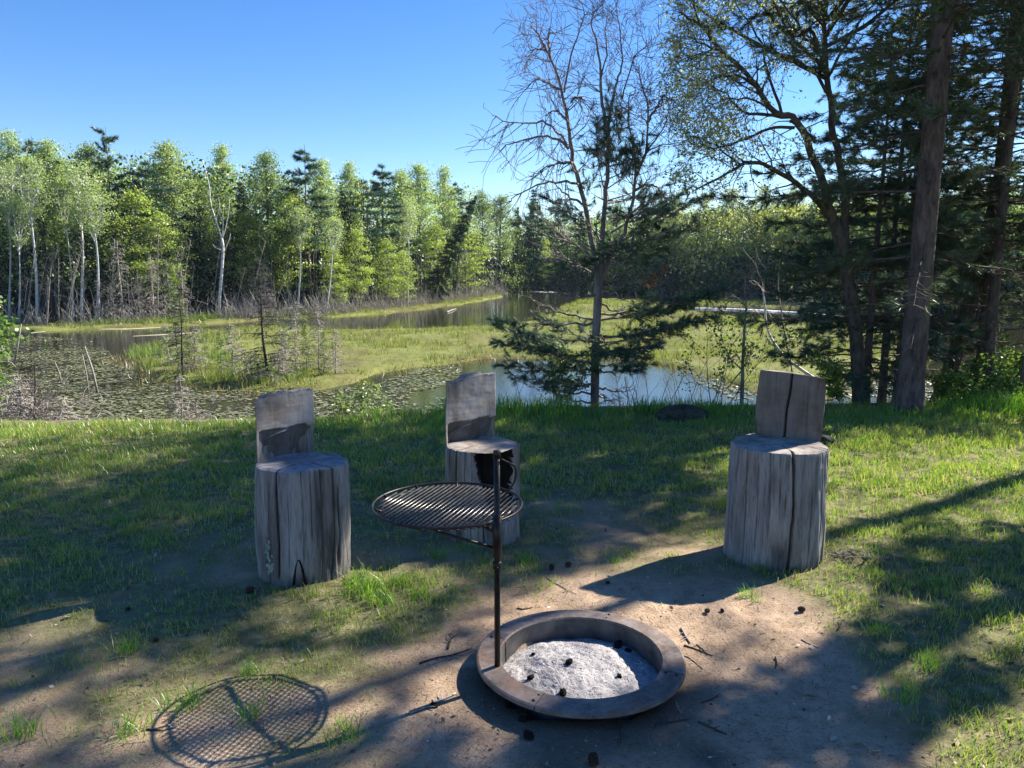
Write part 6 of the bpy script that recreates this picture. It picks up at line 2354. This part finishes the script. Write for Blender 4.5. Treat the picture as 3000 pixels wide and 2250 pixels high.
TAM = [tamarack_mesh(70 + i, 3.0, .5) for i in range(2)]
for k, (kind, xd, ybase, ytop, tilt, lab) in enumerate([
        ('dm', 578, 822, 545, -.03, 'tall dark dead sapling on the marsh, above the left seat'), ('dm', 397, 812, 600, .0, 'dark dead sapling with a few green twigs on the marsh tip'), ('tam', 388, 800, 560, .0, 'sparse young larch on the marsh tip'),
        ('tam', 445, 800, 665, 0, 'light green little larch on the marsh, right of the dark dead sapling'), ('tam', 662, 815, 690, 0, 'bright larch sapling on the marsh, right of the tall dead one'), ('tam', 480, 812, 700, 0, 'small feathery larch low on the marsh'),
        ('dmg', 505, 815, 690, .0, 'grey dead sapling on the marsh, left of the tall dark one'), ('dmg', 545, 818, 720, -.5, 'fallen grey dead sapling leaning left on the marsh'), ('dmg', 610, 822, 700, .05, 'grey twiggy sapling right of the tall dark one'), ('dmg', 560, 822, 740, .1, 'low grey dead bush at the foot of the tall dark sapling'),
        ('dmg', 640, 815, 640, -.04, 'slim grey dead sapling between the larches'), ('tam', 700, 812, 705, 0, 'pale thin larch near the right of the marsh saplings'), ('dmg', 725, 808, 700, .03, 'rightmost thin grey sapling on the marsh'), ('dmg', 420, 805, 690, -.05, 'thin grey sapling behind the light green little larch'),
        ('tam', 620, 800, 700, 0, 'yellowish larch behind the tall dark sapling'), ('dmg', 365, 790, 690, 0, 'leftmost thin grey sapling on the marsh tip'), ('dmg', 690, 800, 660, .02, 'tall thin grey stem at the right of the marsh'),
        ('dmg', 592, 826, 735, -.25, 'leaning twiggy dead sapling left of the tall one')]):
    p = on(xd, ybase, ZW + .1)
    zt = at(xd, ytop, p[1])[2]
    H = zt - p[2]
    if kind == 'tam':
        ms, h0, parts, nm, ct = TAM[k % 2], 3.0, ('trunk', 'foliage'), 'larch_sapling', 'larch'
    elif kind == 'dm':
        ms, h0, parts, nm, ct = DM[k % 2], 3.4, ('trunk', 'branches'), 'dead_sapling', 'dead tree'
    else:
        ms, h0, parts, nm, ct = DMG[k % 2], 3.0, ('trunk', 'branches'), 'dead_sapling', 'dead tree'
    s = H / h0
    plant_tree(nm, ms, parts, (p[0], p[1], ZW - .05), k * 1.7, (max(s, .7), max(s, .7), s), lab, ct, 'saplings on the marsh', tilt)

# dead trees and snags at the near left shore
for k, (xd, ybase, ytop, D, tilt, wd, lab) in enumerate([(75, 925, 790, 12.6, .05, .55, 'dark dead sapling with drooping grey twigs near the left edge'), (50, 920, 800, 13.0, .0, .6, 'grey dead sapling behind the dark one near the left edge'), (20, 900, 700, 14.5, .12, .8, 'tall pale dead sapling by the bright left shrub'),
                                                         (110, 930, 850, 12.2, .2, .7, 'low grey dead bush with arching twigs on the left shore'), (390, 930, 800, 12.0, -.04, .42, 'small whitish dead sapling standing at the lawn edge left of the left seat'), (425, 930, 860, 12.0, .15, .35, 'low whitish dead bush beside the small dead sapling'),
                                                         (738, 918, 880, 12.2, .0, .15, 'short dark snag with a pale side branch between the left and middle seat'), (25, 925, 830, 12.4, -.15, .7, 'grey dead bush in the lower left of the shore')]):
    p = at(xd, ybase, D)
    z = gz(p[0], D)
    H = at(xd, ytop, D)[2] - z
    s = H / 3.0
    w = wd / .9
    plant_tree('dead_sapling', DMG[k % 2] if k not in (0, 6) else DM[0], ('trunk', 'branches'), (p[0], D, z - .05), k * 2.3, (w, w, s), lab, 'dead tree', 'dead saplings on the near shore', tilt)
stem_plant('leafy_shrub', 'small dark shrub on the shore right of the short snag', 'shrub', bank(790, 915, 11.5, .25), .55, 222, M_bark_dark, 5, .5, 2, 2, .006, M_leaf_c, .05, 2)
stem_plant('leafy_shrub', 'small sparse shrub on the bank left of the half dead pine', 'shrub', bank(1205, 885, 9.3), .6, 223, M_bark_dark, 4, .35, 2, 2, .006, M_leaf_c, .045, 2)

for k, (xd, yd, D, H, lab) in enumerate([(35, 925, 12.5, 1.25, 'thick grey dead bush at the left edge of the shore'), (85, 925, 12.3, 1.0, 'tangled grey dead bush right of the dark dead sapling'), (60, 910, 14.0, 1.5, 'tall tangled grey dead bush standing in the shallows on the left'),
                                          (130, 930, 12.6, .7, 'low tangled grey bush beside the pale shore log'), (400, 930, 11.8, .8, 'whitish tangled bush at the lawn edge left of the left seat'), (730, 918, 11.6, .45, 'low pale tangled bush by the short dark snag')]):
    stem_plant('dead_bush', lab, 'dead bush', bank(xd, yd, D), H, 500 + k, M_dead, 7, .38, 2, 2, .012, None, group='tangled dead bushes on the near shore', up=-.02, rmin=.0045)

# pale poles standing in the water at the left
for k, (x0, y0, x1, y1, r, lab) in enumerate([(183, 748, 213, 848, .034, 'longest pale leaning pole standing in the water at the left'), (178, 765, 192, 850, .022, 'second pale pole, left of the longest one'), (28, 790, 46, 700, .035, 'pale birch stem leaning right in the water near the left edge'),
                                              (118, 780, 135, 830, .02, 'faint thin pole in the water left of the two pale poles')]):
    p = on(max(x0, x1) if False else x1 if y1 > y0 else x0, max(y0, y1), ZW)
    q = at(x0 if y1 > y0 else x1, min(y0, y1), p[1])
    g = Geo()
    g.tube(np.array([[0, 0, -.2], (q - p) * .5 + [.02, 0, 0], q - p]), [r, r * .8, r * .45], 7)
    g.build('dead_pole', M_dead, None, label=lab, cat='pole', group='pale dead poles in the water', loc=p)

for k, (x0, y0, x1, y1, r, lab) in enumerate([(110, 925, 215, 921, .03, 'pale log lying along the near left shore'), (365, 878, 420, 875, .02, 'pale stick floating among the lily pads'), (965, 676, 985, 668, .06, 'short pale log on the far shore in front of the grey brush')]):
    a, b = on(x0, y0, ZW), on(x1, y1, ZW)
    if k == 0:
        a, b = at(x0, y0, 13.6), at(x1, y1, 13.8)
    g = Geo()
    g.tube(curve(np.array([a - a, (b - a) * .5 + [0, 0, .03], b - a]), 8) + np.array([0, 0, .04]), np.linspace(r, r * .5, 8), 7)
    g.build('fallen_log', M_dead, None, label=lab, cat='log', group='pale logs by the water', loc=a)

# ------------------------------------------------------------------ thin morning haze over the pond
import bmesh
if True:
    bm = bmesh.new()
    bmesh.ops.create_cube(bm, size=1)
    me = bpy.data.meshes.new('haze')
    bm.to_mesh(me)
    bm.free()
    M_ = Mat('haze')
    v = M_.n('VolumePrincipled', {'Color': (.62, .80, 1.0), 'Density': 0.00016, 'Anisotropy': .1})
    M_.t.links.new(v.outputs[0], M_.out.inputs['Volume'])
    me.materials.append(M_.m)
    hz = link('haze', me, kind='stuff')
    hz.scale = (3700, 3200, 24)
    hz.location = (0, 980, 8.0)
